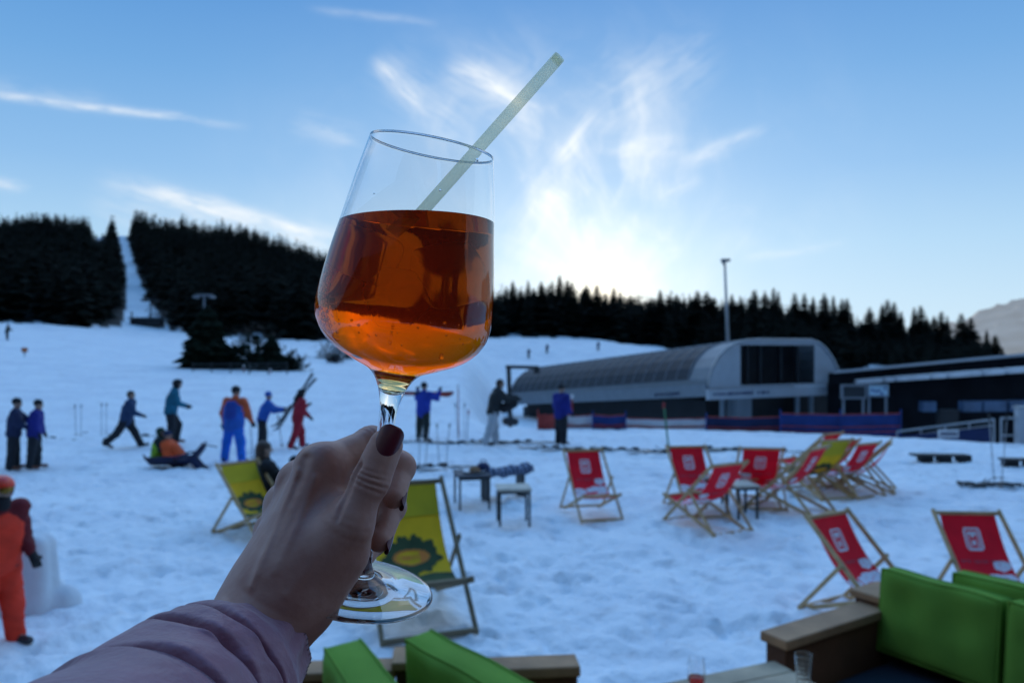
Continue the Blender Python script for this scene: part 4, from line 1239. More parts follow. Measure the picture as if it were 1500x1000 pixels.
# ------------------------------------------------------------------ people
M_skinfar = mat('skin_far', (0.42, 0.27, 0.20), 0.6, 0.15, 12)
M_black = cloth('black_cloth', (0.012, 0.013, 0.017))
M_boot = mat('ski_boot', (0.03, 0.03, 0.035), 0.4, 0.3, 9)
M_goggle = mat('goggle_lens', (0.25, 0.14, 0.02), 0.12, 0.3, 3, metal=0.6)
def rotx(v, a):
    c, s = math.cos(a), math.sin(a); return np.array([v[0], v[1] * c - v[2] * s, v[1] * s + v[2] * c])
def joints(H, P):
    """joint positions in a body frame: x right, y forward, z up; pose angles in degrees"""
    J = {}
    lean = R(P.get('lean', 0)); side = R(P.get('side', 0))
    hip = np.zeros(3); J['hip'] = hip
    up = np.array([math.sin(side), math.sin(lean), math.cos(lean)]); up /= np.linalg.norm(up)
    J['chest'] = hip + up * .20 * H; J['neck'] = hip + up * .325 * H
    hl = R(P.get('lean', 0) * 0.4 + P.get('nod', 0))
    J['head'] = J['neck'] + np.array([math.sin(side) * .5, math.sin(hl), math.cos(hl)]) * .105 * H
    tw = R(P.get('twist', 0))
    for s, k in ((-1, 'L'), (1, 'R')):
        hj = hip + np.array([s * .052 * H, 0, -.01 * H]); J['hip' + k] = hj
        th, kn, ab = P.get('leg' + k, (0, 0, 3))
        d = np.array([s * math.sin(R(ab)), math.sin(R(th)), -math.cos(R(th))]); d /= np.linalg.norm(d)
        J['knee' + k] = hj + d * .245 * H
        a2 = R(th - kn)
        d = np.array([s * math.sin(R(ab * .6)), math.sin(a2), -math.cos(a2)]); d /= np.linalg.norm(d)
        J['ank' + k] = J['knee' + k] + d * .235 * H
        fa = R(P.get('foot' + k, (th - kn) * 0.5))
        J['toe' + k] = J['ank' + k] + np.array([s * .02 * H, math.cos(fa) * .115 * H, math.sin(fa) * .115 * H - .02 * H])
        sh = J['neck'] + np.array([s * .108 * H * math.cos(tw), s * .108 * H * math.sin(tw), -.025 * H]); J['sh' + k] = sh
        fw, ab, el = P.get('arm' + k, (5, 12, 15))
        d = np.array([s * math.sin(R(ab)), math.sin(R(fw)) * math.cos(R(ab)), -math.cos(R(fw)) * math.cos(R(ab))])
        J['elb' + k] = sh + d * .165 * H
        a2 = R(fw + el); ab2 = R(ab * P.get('in', 0.3))
        d = np.array([s * math.sin(ab2), math.sin(a2) * math.cos(ab2), -math.cos(a2) * math.cos(ab2)])
        J['wri' + k] = J['elb' + k] + d * .145 * H
        J['hand' + k] = J['wri' + k] + d * .05 * H; J['hd' + k] = d
    low = min(min(J['ank' + k][2] - .040 * H, J['toe' + k][2] - .016 * H) for k in 'LR') if not P.get('sit') else J['hip'][2] - P.get('sit') * H
    for k in J:
        if not k.startswith('hd'): J[k] = J[k] - np.array([0, 0, low])
    return J

def person(px, py, H, head, pose, cols, label, hat=None, hair=None, helmet=None, goggles=False, z=0.0, loc=None, pack=None, vest=None, vox=0.016, gloves=True, scarf=None, group=None, belt=None):
    J = joints(H, pose)
    p = gnd(px, py, z) if loc is None else np.array(loc)
    t = thing('person', label, 'person', p, R(-head), group)
    h_ = H
    S = lambda a, b, ra, rb=None, k=None: seg(J[a] if isinstance(a, str) else a, J[b] if isinstance(b, str) else b, ra * h_, (ra if rb is None else rb) * h_, None if k is None else k * h_)
    hd = J['head']
    f = np.array([0, 1.0, 0]); yaw = R(pose.get('yaw', 0)); f = np.array([math.sin(yaw), math.cos(yaw), -0.1 * 0])
    side = np.array([f[1], -f[0], 0])
    # one continuous body
    B = [S('hip', 'chest', .062, .07), S('chest', 'neck', .07, .035), S('neck', 'head', .032, .034),
         seg(hd + np.array([0, 0, .022 * h_]) - f * .006 * h_, hd + np.array([0, 0, .022 * h_]) + f * .008 * h_, .054 * h_, .052 * h_),
         seg(hd + np.array([0, 0, -.02 * h_]) + f * .012 * h_, hd + np.array([0, 0, -.034 * h_]) + f * .022 * h_, .038 * h_, .028 * h_),
         seg(hd + f * .055 * h_ + np.array([0, 0, .008 * h_]), hd + f * .068 * h_ + np.array([0, 0, -.008 * h_]), .007 * h_, .010 * h_, .006 * h_)]
    for s in (-1, 1):
        B.append(seg(hd + side * s * .055 * h_, hd + side * s * .057 * h_ + np.array([0, 0, .016 * h_]), .009 * h_, .010 * h_, .004 * h_))
    for s, k in ((-1, 'L'), (1, 'R')):
        B += [S('chest', 'sh' + k, .05, .036), S('sh' + k, 'elb' + k, .033, .025), S('elb' + k, 'wri' + k, .025, .017),
              S('hip' + k, 'knee' + k, .048, .034), S('knee' + k, 'ank' + k, .034, .022), S('ank' + k, 'toe' + k, .024, .017)]
        d = J['hd' + k]; q = np.cross(d, (0, 0, 1.0)); q = q / (np.linalg.norm(q) + 1e-6); w = J['wri' + k]
        B.append(seg(w, w + d * .045 * h_, .016 * h_, .019 * h_, .01 * h_))
        for fi in range(4):
            b0 = w + d * .045 * h_ + q * (fi - 1.5) * .0115 * h_
            ln = (.038, .046, .043, .033)[fi] * h_
            mid = b0 + d * ln * .6 + np.array([0, 0.0, -.006 * h_]); B.append(seg(b0, mid, .0068 * h_, .006 * h_, .003 * h_)); B.append(seg(mid, mid + d * ln * .4 - np.array([0, 0, .008 * h_]), .006 * h_, .005 * h_, .002 * h_))
        B.append(seg(w + d * .012 * h_, w + d * .04 * h_ + q * s * .034 * h_, .009 * h_, .007 * h_, .004 * h_))
    body = sdf_obj('body', B, vox * .8 * H / 1.5, .02 * h_, M_skinfar, t, 2)
    # jacket
    ff = pose.get('fat', 1.25)
    jk = [seg(J['hip'] + np.array([s * .035 * h_, 0, -.015 * h_]), J['chest'] + np.array([s * .04 * h_, 0, 0]), .078 * h_ * ff, .082 * h_ * ff) for s in (-1, 1)]
    jk += [S('chest', 'neck', .088, .050), seg(J['neck'], J['neck'] + np.array([0, .004 * H, .034 * H]), .047 * h_, .042 * h_)]
    slv = []
    for k in 'LR':
        slv += [S('chest', 'sh' + k, .06 * ff, .052 * ff), S('sh' + k, 'elb' + k, .052 * ff, .042 * ff), S('elb' + k, 'wri' + k, .042 * ff, .032)]
        m = (J['sh' + k] + J['elb' + k]) / 2; slv.append(seg(m, m + .004, .052 * h_, .052 * h_))
    sdf_obj('jacket', jk + slv, vox, .03 * h_, cols['jacket'], t, 2, crease=.009 * h_)
    if vest is not None:
        sdf_obj('vest', [seg(p0[0], p0[1], p0[2] + .010 * h_, p0[3] + .010 * h_, p0[4]) for p0 in jk[:2]] + [S('chest', 'neck', .094, .030)], vox, .03 * h_, vest, t, 2, crease=.006 * h_)
    tr = [seg(J['hip'] + np.array([-.02 * h_, 0, 0]), J['hip'] + np.array([.02 * h_, 0, 0]), .082 * h_, .082 * h_)]
    for k in 'LR':
        tr += [S('hip' + k, 'knee' + k, .078, .063), S('knee' + k, 'ank' + k, .063, .056)]
    sdf_obj('trousers', tr, vox, .025 * h_, cols['trousers'], t, 2, crease=.007 * h_)
    for k in 'LR':
        a, o = J['ank' + k], J['toe' + k]
        back = a - (o - a) * .28
        sdf_obj('boot', [seg(a + np.array([0, 0, .05 * h_]), a, .044 * h_, .042 * h_), seg(back - np.array([0, 0, .018 * h_]), o - np.array([0, 0, .002 * h_]), .030 * h_, .026 * h_)], vox * .9, .02 * h_, cols.get('boots', M_boot), t, 1)
        if gloves:
            d = J['hd' + k]; w = J['wri' + k]; q = np.cross(d, (0, 0, 1.0)); q = q / (np.linalg.norm(q) + 1e-6); s = -1 if k == 'L' else 1
            G = [seg(w - d * .01 * h_, w + d * .05 * h_, .026 * h_, .027 * h_)]
            for fi in range(4):
                b0 = w + d * .05 * h_ + q * (fi - 1.5) * .014 * h_; G.append(seg(b0, b0 + d * .038 * h_ - np.array([0, 0, .01 * h_]), .011 * h_, .009 * h_, .004 * h_))
            G.append(seg(w + d * .015 * h_, w + d * .045 * h_ + q * s * .04 * h_, .013 * h_, .011 * h_, .005 * h_))
            sdf_obj('glove', G, vox * .7, .01 * h_, cols.get('gloves', M_black), t, 1)
    top = hd + np.array([0, 0, .03 * h_])
    if helmet is not None:
        hp = [seg(top - f * .012 * h_, top + f * .006 * h_, .070 * h_, .069 * h_), seg(hd - f * .012 * h_ + side * .02 * h_, hd - f * .012 * h_ - side * .02 * h_, .056 * h_, .056 * h_)]
        o = sdf_obj('helmet', hp, vox * .7, .01 * h_, helmet, t, 2)
        # open the face: drop the faces of the shell in front of the brow
        cut_faces(o, lambda c: (c - hd) @ f > .028 * h_ and (c - hd)[2] < .030 * h_)
    if hat is not None:
        sdf_obj('hat', [seg(top + np.array([0, 0, .012 * h_]), top + np.array([0, 0, .016 * h_]) - f * .012 * h_, .061 * h_, .060 * h_)], vox * .7, .01 * h_, hat, t, 2)
    if hair is not None:
        hm = [seg(top - f * .012 * h_, top - f * .002 * h_, .060 * h_, .058 * h_)]
        if pose.get('long'): hm += [seg(hd - f * .035 * h_, J['neck'] - f * .05 * h_, .045 * h_, .030 * h_), seg(hd - f * .03 * h_ + side * .035 * h_, J['neck'] - f * .02 * h_ + side * .04 * h_, .024 * h_, .016 * h_), seg(hd - f * .03 * h_ - side * .035 * h_, J['neck'] - f * .02 * h_ - side * .04 * h_, .024 * h_, .016 * h_)]
        else: hm += [seg(hd - f * .03 * h_, hd - f * .03 * h_ - np.array([0, 0, .02 * h_]), .046 * h_, .03 * h_)]
        sdf_obj('hair', hm, vox * .7, .012 * h_, hair, t, 2)
    if goggles:
        c = hd + np.array([0, 0, .012 * h_])
        g = [seg(c + f * .046 * h_ + side * x * .02 * h_, c + f * .050 * h_ + side * x * .006 * h_, .024 * h_, .024 * h_) for x in (-1, 1)]
        sdf_obj('goggles', g, vox * .6, .012 * h_, M_goggle, t, 1)
    if scarf is not None:
        sdf_obj('scarf', [seg(J['neck'] + np.array([0, .015 * h_, .02 * h_]), J['neck'] + np.array([0, .03 * h_, .05 * h_]), .052 * h_, .046 * h_)], vox, .02 * h_, scarf, t, 2)
    if pack is not None:
        up = J['neck'] - J['hip']; up /= np.linalg.norm(up)
        c = J['hip'] + up * .2 * h_ - np.array([0, .105 * h_, 0])
        sdf_obj('backpack', [seg(c - up * .07 * h_ + np.array([x * .03 * h_, 0, 0]), c + up * .08 * h_ + np.array([x * .03 * h_, .01 * h_, 0]), .055 * h_, .05 * h_) for x in (-1, 1)], vox, .02 * h_, pack, t, 2)
    if belt is not None:
        sdf_obj('belt_bag', [seg(J['hip'] + np.array([-.05 * h_, .05 * h_, .05 * h_]), J['hip'] + np.array([.05 * h_, .05 * h_, .05 * h_]), .05 * h_, .05 * h_)], vox, .02 * h_, belt, t, 1)
    return t, J
def cut_faces(o, fn):
    me = o.data
    import bmesh
    bm = bmesh.new(); bm.from_mesh(me)
    kill = [f for f in bm.faces if fn(np.array(f.calc_center_median()))]
    bmesh.ops.delete(bm, geom=kill, context='FACES'); bm.to_mesh(me); bm.free()

def Hh(top, bot): return (bot - top) / F * float(gnd(0, bot)[1])
C = cloth
navy, blue, teal = C('navy_jacket', (.012, .022, .075)), C('blue_jacket', (.015, .05, .42)), C('teal_jacket', (.01, .15, .24))
sky, royal, red_ = C('bright_blue_trousers', (.01, .16, .70)), C('royal_blue_jacket', (.02, .12, .50)), C('red_suit', (.38, .012, .03))
orange_, dk, white_ = C('orange_jacket', (.62, .10, .03)), C('dark_trousers', (.012, .016, .024)), C('pale_trousers', (.48, .52, .56))
olive, darkblue, dkgreen = C('dark_olive_jacket', (.020, .024, .026)), C('deep_blue_jacket', (.008, .016, .22)), C('green_black_trousers', (.012, .022, .020))
hairb, hairbr = mat('dark_hair', (.015, .011, .009), .6, .3, 30), mat('brown_hair', (.06, .032, .02), .6, .3, 30)
brownboot = mat('brown_boot', (.16, .055, .03), .5, .2, 9)

person(20, 686, Hh(588, 686), 62, dict(lean=4, legL=(4, 4, 5), legR=(-4, 2, 5), armL=(48, 8, 25), armR=(20, 10, 40), nod=10), dict(jacket=navy, trousers=dk, boots=brownboot), 'person in dark navy at the left edge, standing nearest the picture border', hat=M_black)
person(50, 685, Hh(590, 685), 72, dict(lean=6, legL=(6, 6, 4), legR=(-3, 3, 4), armL=(4, 8, 18), armR=(2, 8, 22), nod=12), dict(jacket=darkblue, trousers=dk, boots=brownboot), 'person in deep blue jacket and dark hat, right one of two bystanders at left edge', hat=M_black)
person(184, 655, Hh(571, 657), 76, dict(lean=14, legL=(32, 8, 2), legR=(-30, 18, 2), armL=(-22, 8, 45), armR=(24, 8, 45)), dict(jacket=C('slate_jacket', (.016, .05, .13)), trousers=dk), 'person striding to the right in a slate blue jacket and dark trousers', hair=hairbr, belt=M_black)
person(250, 651, Hh(559, 651), 66, dict(lean=10, legL=(26, 34, 4), legR=(4, 12, 4), armL=(6, 8, 58), armR=(12, 8, 62), nod=22), dict(jacket=teal, trousers=dk, boots=brownboot), 'person in teal jacket and black helmet standing behind the sledge', helmet=M_black)
person(342, 676, Hh(569, 676), 8, dict(lean=8, legL=(10, 6, 17), legR=(-8, 4, 17), armL=(4, 24, 12), armR=(8, 22, 28), nod=12, footL=0, footR=0), dict(jacket=orange_, trousers=sky), 'person seen from behind in orange and blue jacket and bright blue trousers', hat=M_black, vest=royal, belt=None, pack=C('blue_backpack', (.02, .06, .34)))
person(384, 655, Hh(577, 656), 74, dict(lean=18, legL=(6, 6, 3), legR=(-2, 4, 3), armL=(48, 6, 42), armR=(42, 8, 45)), dict(jacket=royal, trousers=dk), 'person in bright blue hooded jacket leaning forward on ski poles', hat=royal)
pr, Jr = person(436, 656, Hh(574, 658), 60, dict(lean=10, legL=(20, 16, 4), legR=(-12, 12, 4), armL=(12, 12, 110), armR=(2, 12, 45), nod=5), dict(jacket=red_, trousers=red_), 'person in a red ski suit carrying skis on the shoulder', helmet=M_black)
pb, Jb = person(620, 643, Hh(563, 645), 20, dict(lean=6, legL=(16, 6, 14), legR=(-20, 10, 14), armL=(60, 32, 95), armR=(60, 32, 95), nod=0), dict(jacket=blue, trousers=dkgreen), 'person in bright blue jacket holding red skis across the shoulders', hat=M_black)
person(722, 651, Hh(558, 653), 78, dict(lean=14, legL=(10, 6, 4), legR=(-12, 8, 4), armL=(58, 10, 34), armR=(48, 10, 44), nod=18, side=0), dict(jacket=olive, trousers=white_, boots=M_boot), 'person in dark jacket and pale trousers holding gear out in front', hair=hairbr, scarf=None)
person(822, 650, Hh(567, 650), 40, dict(lean=2, legL=(2, 2, 3), legR=(-2, 2, 3), armL=(0, 9, 55), armR=(-4, 9, 45)), dict(jacket=darkblue, trousers=dk), 'person in deep blue jacket standing upright in front of the lift station', hat=M_black)
# figures far up the slope
def far(px, py, top, d, cj, label):
    b = at(px, py, d); b[2] = float(terrain(b[0], b[1])) - .02
    H = CAM_Z + (510 - top) / F * d - b[2]
    person(px, py, max(H, 1.2), 30, dict(lean=12, legL=(12, 14, 6), legR=(4, 14, 6), armL=(30, 14, 50), armR=(30, 14, 50)), dict(jacket=cj, trousers=dk), label, loc=b, vox=.035, helmet=M_black, gloves=False)
far(10, 567, 546, 58, dkgreen, 'tiny dark skier alone high on the far left slope')
far(774, 530, 519, 92, navy, 'tiny figure on the snow hump behind the station, left one of a pair')
far(801, 526, 515, 95, navy, 'tiny figure on the snow hump behind the station, right one of a pair')
far(876, 524, 513, 98, navy, 'tiny lone figure on the snow hump, farther right above the station roof')
# gear held and carried
ps = np.array([*gnd(436, 656)])
ski(0, 0, 0, 'dark', 'dark ski carried upright over the shoulder of the person in red', None, tilt=(R(-62), R(14), R(78)), loc=ps + np.array([-.06, 0.0, 1.08]))
ski(0, 0, 0, 'dark', 'second dark ski carried by the person in red, crossing the first', None, tilt=(R(-50), R(10), R(72)), loc=ps + np.array([-.10, .10, 1.04]))
pq = np.array([*gnd(620, 643)])
ski(0, 0, 0, 'red', 'red ski held across the shoulders of the person in bright blue', None, tilt=(R(-3), R(70), R(-84)), loc=pq + np.array([-.02, .10, 1.20]))
ski(0, 0, 0, 'red', 'second red ski across the shoulders of the person in bright blue', None, tilt=(R(-6), R(60), R(-80)), loc=pq + np.array([-.05, .13, 1.17]))
def held_pole(px, py, a, b, label):
    o_ = gnd(px, py)
    t = thing('ski_pole', label, 'ski pole', o_)
    MB().tube([a, b], .011, 6).build('shaft', M_steel, t)
    a_, b_ = np.array(a), np.array(b)
    MB().tube([tuple(a_ + (b_ - a_) * .9), b], .018, 6).build('grip', M_blackmetal, t)
    q = a_ + (b_ - a_) * .06
    MB().tube([tuple(q), tuple(q + (b_ - a_) * .015)], .05, 10).build('basket', M_blackmetal, t)
held_pole(384, 655, (.47, .05, 0), (.40, -.06, .78), 'thin ski pole planted in front of the person leaning forward in bright blue')
held_pole(342, 676, (.34, .2, .0), (.30, .15, .98), 'thin ski pole in the right hand of the person in orange and blue')
# bag and board held by the figure in pale trousers
pw = gnd(722, 651)
t = thing('gear_bag', 'dark bulky bag held out by the person in pale trousers', 'bag', pw + np.array([.40, -.05, .92]))
sdf_obj('bag', [seg((-.12, 0, 0), (.12, 0, .10), .13, .11), seg((0, 0, .1), (.16, 0, .26), .10, .07)], .02, .05, M_black, t)
MB().tube([(-.05, 0, .22), (.02, 0, .36), (.12, 0, .3)], .015, 6).build('strap', M_black, t)
t = thing('snowboard_bag', 'dark bag standing on the snow in front of the person in pale trousers', 'bag', gnd(748, 622) )
sdf_obj('bag', [seg((-.14, 0, .12), (.14, 0, .10), .13, .12), seg((0, 0, .16), (.0, 0, .26), .10, .06)], .02, .05, M_boot, t)
MB().tube([(-.07, 0, .28), (0, 0, .36), (.07, 0, .28)], .012, 6).build('handle', M_black, t)
# sledge with two children
M_sledge = mat('dark_blue_sledge', (.012, .016, .06), .4, .2, 6)
p = gnd(258, 681)
t = thing('sledge', 'dark blue plastic sledge carrying two children', 'sledge', p, R(8))
vs, fs = [], []
nu, nv = 26, 10
for i in range(nu + 1):
    for j in range(nv + 1):
        u, v = i / nu, j / nv
        x = -.55 + 1.1 * u; w = .26 * (1 - .55 * max(0, (u - .6) / .4) ** 2)
        y = (v - .5) * 2 * w
        z = .03 + .15 * abs(2 * v - 1) ** 3 + .30 * max(0, (u - .72) / .28) ** 1.6 + .10 * max(0, (.08 - u) / .08)
        vs.append((x, y, z))
for i in range(nu):
    for j in range(nv): fs.append((i * (nv + 1) + j, (i + 1) * (nv + 1) + j, (i + 1) * (nv + 1) + j + 1, i * (nv + 1) + j + 1))
hull = MB().add(vs, fs).build('hull', M_sledge, t, True)
sm = hull.modifiers.new('thickness', 'SOLIDIFY'); sm.thickness = .02
for s in (-1, 1): MB().tube([(-.5, s * .25, .19), (0, s * .27, .2), (.3, s * .24, .24)], .02, 6).build('side_rim', M_sledge, t, True)
MB().tube([(.52, 0, .42), (.66, -.05, .40), (.82, -.03, .36)], .012, 6).build('pull_rope', M_black, t, True)
lime = C('lime_green_jacket', (.30, .55, .03))
person(0, 0, 1.18, 82, dict(sit=.085, lean=8, legL=(74, 20, 10), legR=(78, 24, 10), armL=(24, 12, 30), armR=(24, 12, 30)), dict(jacket=dkgreen, trousers=dk), 'child in black and lime green sitting upright on the back of the sledge', helmet=C('green_black_helmet', (.02, .05, .03)), loc=p + np.array([-.38, 0, .06]), vox=.014, vest=lime)
person(0, 0, 1.2, 88, dict(sit=.085, lean=-42, legL=(72, 30, 8), legR=(80, 36, 8), armL=(10, 16, 30), armR=(14, 16, 40), nod=20), dict(jacket=C('vermilion_jacket', (.80, .10, .02)), trousers=navy), 'child in vermilion jacket lying back on the sledge', hat=navy, loc=p + np.array([.10, -.02, .08]), vox=.014)
# seated figure by the left yellow chair: dark coat, brown long hair; sits in a chair hidden by the hand
p = gnd(398, 745)
person(0, 0, 1.62, 60, dict(sit=.09, lean=-4, legL=(78, 50, 6), legR=(82, 54, 6), armL=(40, 12, 50), armR=(40, 12, 50), long=1), dict(jacket=M_black, trousers=dk), 'person in black coat with long brown hair sitting behind the left yellow deck chair', hair=hairbr, loc=(*at(392, 700, 10.2)[:2], .15), gloves=False)
t = thing('stool', 'dark low stool under the person in the black coat', 'stool', (*at(392, 700, 10.2)[:2], 0))
MB().lathe([(0, .10), (.19, .10), (.2, .12), (.2, .14), (0, .145)], 18).build('seat', M_dark, t, True)
for a in range(4): MB().tube([(.16 * math.cos(a * 1.57 + .7), .16 * math.sin(a * 1.57 + .7), 0), (.12 * math.cos(a * 1.57 + .7), .12 * math.sin(a * 1.57 + .7), .105)], .018, 6).build('leg', M_dark, t)
p = gnd(432, 742)
person(0, 0, 1.2, 120, dict(sit=.09, lean=4, legL=(78, 70, 6), legR=(82, 74, 6), armL=(40, 12, 50), armR=(40, 12, 50)), dict(jacket=M_black, trousers=dk), 'person in black whose dark hat just shows above the knuckles', hat=M_black, loc=(*at(430, 700, 9.9)[:2], .22), gloves=False)
t = thing('stool', 'low stool behind the knuckles under the person in black', 'stool', (*at(430, 700, 9.9)[:2], 0))
MB().lathe([(0, .18), (.19, .18), (.2, .2), (.2, .22), (0, .225)], 18).build('seat', M_dark, t, True)
for a in range(4): MB().tube([(.16 * math.cos(a * 1.57 + .7), .16 * math.sin(a * 1.57 + .7), 0), (.12 * math.cos(a * 1.57 + .7), .12 * math.sin(a * 1.57 + .7), .185)], .018, 6).build('leg', M_dark, t)

# child in orange at the left edge
M_or_helm = mat('orange_helmet', (.85, .05, .02), .35, .06, 6, coat=.3)
orsuit, ormar = C('bright_orange_suit', (.85, .04, .012)), C('maroon_sleeve', (.16, .008, .015))
person(-4, 945, Hh(708, 945), 118, dict(lean=5, legL=(6, 4, 5), legR=(-6, 6, 5), armL=(0, 8, 40), armR=(-6, 10, 30), nod=8, yaw=-8, fat=1.12), dict(jacket=ormar, trousers=orsuit, boots=M_boot, gloves=M_black), 'child in bright orange suit and orange helmet with goggles at the left edge', helmet=M_or_helm, goggles=True, vest=orsuit, scarf=M_black, vox=.011)
# block of packed snow beside the child
M_pack = mat('packed_snow', (.66, .70, .74), .7, .08, 5, bump=.6, bscale=22)
bl = sdf_obj('snow_block', [seg((x * .07, y * .07, .02), (x * .055, y * .055, .44), .10, .085) for x in (-1.2, 0, 1.2) for y in (-1, 1)] + [seg((-.16, -.1, .0), (.18, .1, .0), .15, .15)], .016, .05, M_pack, None, 2)
p = gnd(47, 893); bl.location = tuple(p); bl.scale = (1.15, 1.1, 1.32); tag(bl, 'upright block of packed snow beside the child in orange', 'snow block')
n_ = len(bl.data.vertices)

# ------------------------------------------------------------------ seating on the terrace in front
M_pallet = mat('brown_pallet_wood', (.13, .048, .020), .7, .35, 3, stretch=(1, 1, 1), bump=.35, bscale=25)
M_pallet_top = mat('pale_pallet_top', (.38, .20, .10), .7, .3, 4, bump=.35, bscale=25)  # paler pallet wood for armrest tops and post caps
M_greenc = mat('green_cushion_cover', (.15, .30, .040), .85, .12, 3, bump=.35, bscale=260, spec=.2)
M_seatnavy = mat('navy_seat_cover', (.010, .013, .022), .7, .2, 3, bump=.15, bscale=9)
def cushion(name, label, c, L_, Hc, T, yaw, tilt, m, puff=.014, seed=0, folds=1.0, group=None, sw=0.0):
    """upright padded slab: L_ along local x, Hc up, T thick"""
    t = thing(name, label, 'cushion', c, yaw, group)
    nx, nz = 44, 26
    vs, fs = [], []
    def pt(s, u, v):
        e = (1 - abs(2 * u - 1) ** 10) * (1 - abs(2 * v - 1) ** 10)
        y = s * (T / 2) * (0.80 + .20 * e ** .5) + s * puff * e * .6
        y += folds * .006 * math.sin(u * 17 + v * 3 + seed) * e + folds * .010 * float(vnoise(np.array(u * 4.0 + seed), np.array(v * 3.0), 40)) * e
        z = Hc * v + .004 * math.sin(u * 9 + seed) * v * folds
        x = L_ * (u - .5) * (1 - .03 * (1 - e))
        y2 = y * math.cos(tilt) - z * math.sin(tilt); z2 = y * math.sin(tilt) + z * math.cos(tilt)
        return (x, y2 + sw * v, z2)
    for s in (-1, 1):
        o = len(vs)
        for i in range(nx + 1):
            for j in range(nz + 1): vs.append(pt(s, i / nx, j / nz))
        for i in range(nx):
            for j in range(nz):
                q = (o + i * (nz + 1) + j, o + (i + 1) * (nz + 1) + j, o + (i + 1) * (nz + 1) + j + 1, o + i * (nz + 1) + j + 1)
                fs.append(q if s < 0 else q[::-1])
    N2 = (nx + 1) * (nz + 1)
    ring = [i * (nz + 1) for i in range(nx + 1)] + [nx * (nz + 1) + j for j in range(1, nz + 1)] + [i * (nz + 1) + nz for i in range(nx - 1, -1, -1)] + [j for j in range(nz - 1, 0, -1)]
    for a, b in zip(ring, ring[1:] + ring[:1]): fs.append((b, a, a + N2, b + N2))
    MB().add(vs, fs).build('cover', m, t, True)
    seam = [vs[k] for k in ring]; seam2 = [vs[k + N2] for k in ring]
    for S_ in (seam, seam2): MB().tube([tuple(np.array(p) * 1.0) for p in S_] + [S_[0]], .006, 6, False).build('piping', m, t, True)
    return t
DECK = .30
deck = MB()
for i in range(42):
    y0 = 1.2 + .16 * 0
x0 = -4.2
for i in range(53):
    deck.box((-4.1 + i * .16, -.85, DECK - .02), (.152, 10.4, .04))
struct(deck.build('terrace_deck', M_pallet, None))
# right sofa: far end at P1, runs toward the camera along q
P1 = np.array([1.98, 4.0, 0]); q = np.array([.527, -.85, 0]); nrm = np.array([-.85, -.527, 0])
so_yaw = math.atan2(q[1], q[0])
SF = thing('pallet_sofa', 'brown wooden sofa frame holding green back cushions at the right edge', 'sofa', (P1[0], P1[1], DECK), so_yaw)
# local frame: x along q, y = left of q = (.85,.527) so the front is -y
def pal_box(c, s, name, m, par, bevel=.008): 
    mb = MB(); mb.box(c, s); return mb.build(name, m, par, bevel=bevel)
pal_box((-.02, -.42, .33), (.12, .78, .66), 'armrest', M_pallet, SF); pal_box((-.02, -.42, .685), (.16, .82, .05), 'armrest_top', M_pallet_top, SF)
pal_box((-.05, .10, .36), (.16, .22, .73), 'end_post', M_pallet, SF); pal_box((-.05, .10, .747), (.20, .26, .04), 'post_cap', M_pallet_top, SF)
pal_box((.92, .16, .36), (1.78, .08, .72), 'back_panel', M_pallet, SF)
pal_box((.92, -.36, .16), (1.76, .84, .32), 'base', M_pallet, SF)
pal_box((1.86, -.42, .33), (.12, .78, .66), 'armrest', M_pallet, SF)
t = thing('seat_cushion', 'flat navy seat cushion on the right wooden sofa', 'cushion', (P1[0], P1[1], DECK + .325), so_yaw)
pal_box((.92, -.36, .06), (1.72, .80, .11), 'cover', M_seatnavy, t, .03)
for z_ in (.01, .11): MB().tube([(.07, -.755, z_), (1.77, -.755, z_)], .006, 6).build('piping', M_seatnavy, t)
def along_sofa(x, y, z): return P1 + q * x - nrm * y + np.array([0, 0, z])
cushion('back_cushion', 'far green back cushion on the right sofa, left of the fold', along_sofa(.335, -.02, .80), .60, .42, .14, so_yaw, R(-6), M_greenc, seed=1)
cushion('back_cushion', 'near green back cushion on the right sofa, cut off by the right edge', along_sofa(.965, -.03, .80), .62, .43, .14, so_yaw, R(-6), M_greenc, seed=3)
cushion('back_cushion', 'second green cushion standing behind the first row on the right sofa', along_sofa(.80, .135, .86), .95, .40, .12, so_yaw, R(-3), M_greenc, seed=5)
# double sofa at the bottom: two rows of cushions back to back on one frame
c0 = np.array([-.45, 3.05, DECK - .06]); yw = R(5)
SB = thing('pallet_sofa', 'brown wooden double sofa frame at the bottom edge below the hand', 'sofa', c0, yw)
pal_box((-.26, .24, .36), (.42, .10, .72), 'armrest', M_pallet, SB); pal_box((-.26, .24, .742), (.44, .14, .04), 'armrest_top', M_pallet_top, SB)
pal_box((.50, .22, .36), (.52, .10, .70), 'armrest', M_pallet, SB); pal_box((.50, .22, .732), (.54, .14, .05), 'armrest_top', M_pallet_top, SB)
pal_box((.09, .24, .38), (.26, .14, .76), 'centre_post', M_pallet, SB); pal_box((.09, .24, .782), (.30, .18, .04), 'post_cap', M_pallet_top, SB)
pal_box((.16, -.45, .35), (.16, 1.22, .70), 'back_panel', M_pallet, SB)
pal_box((.14, -.45, .15), (1.3, 1.2, .30), 'base', M_pallet, SB)
dirc = R(-62)
cushion('back_cushion', 'left green back cushion on the double sofa under the glass foot', np.array([-.50, 2.80, 0.71]), .86, .43, .19, dirc, R(4), M_greenc, seed=7)
cushion('back_cushion', 'right green back cushion on the double sofa under the glass foot', np.array([-.15, 2.95, 0.71]), .74, .45, .16, R(-50), R(4), M_greenc, seed=9)
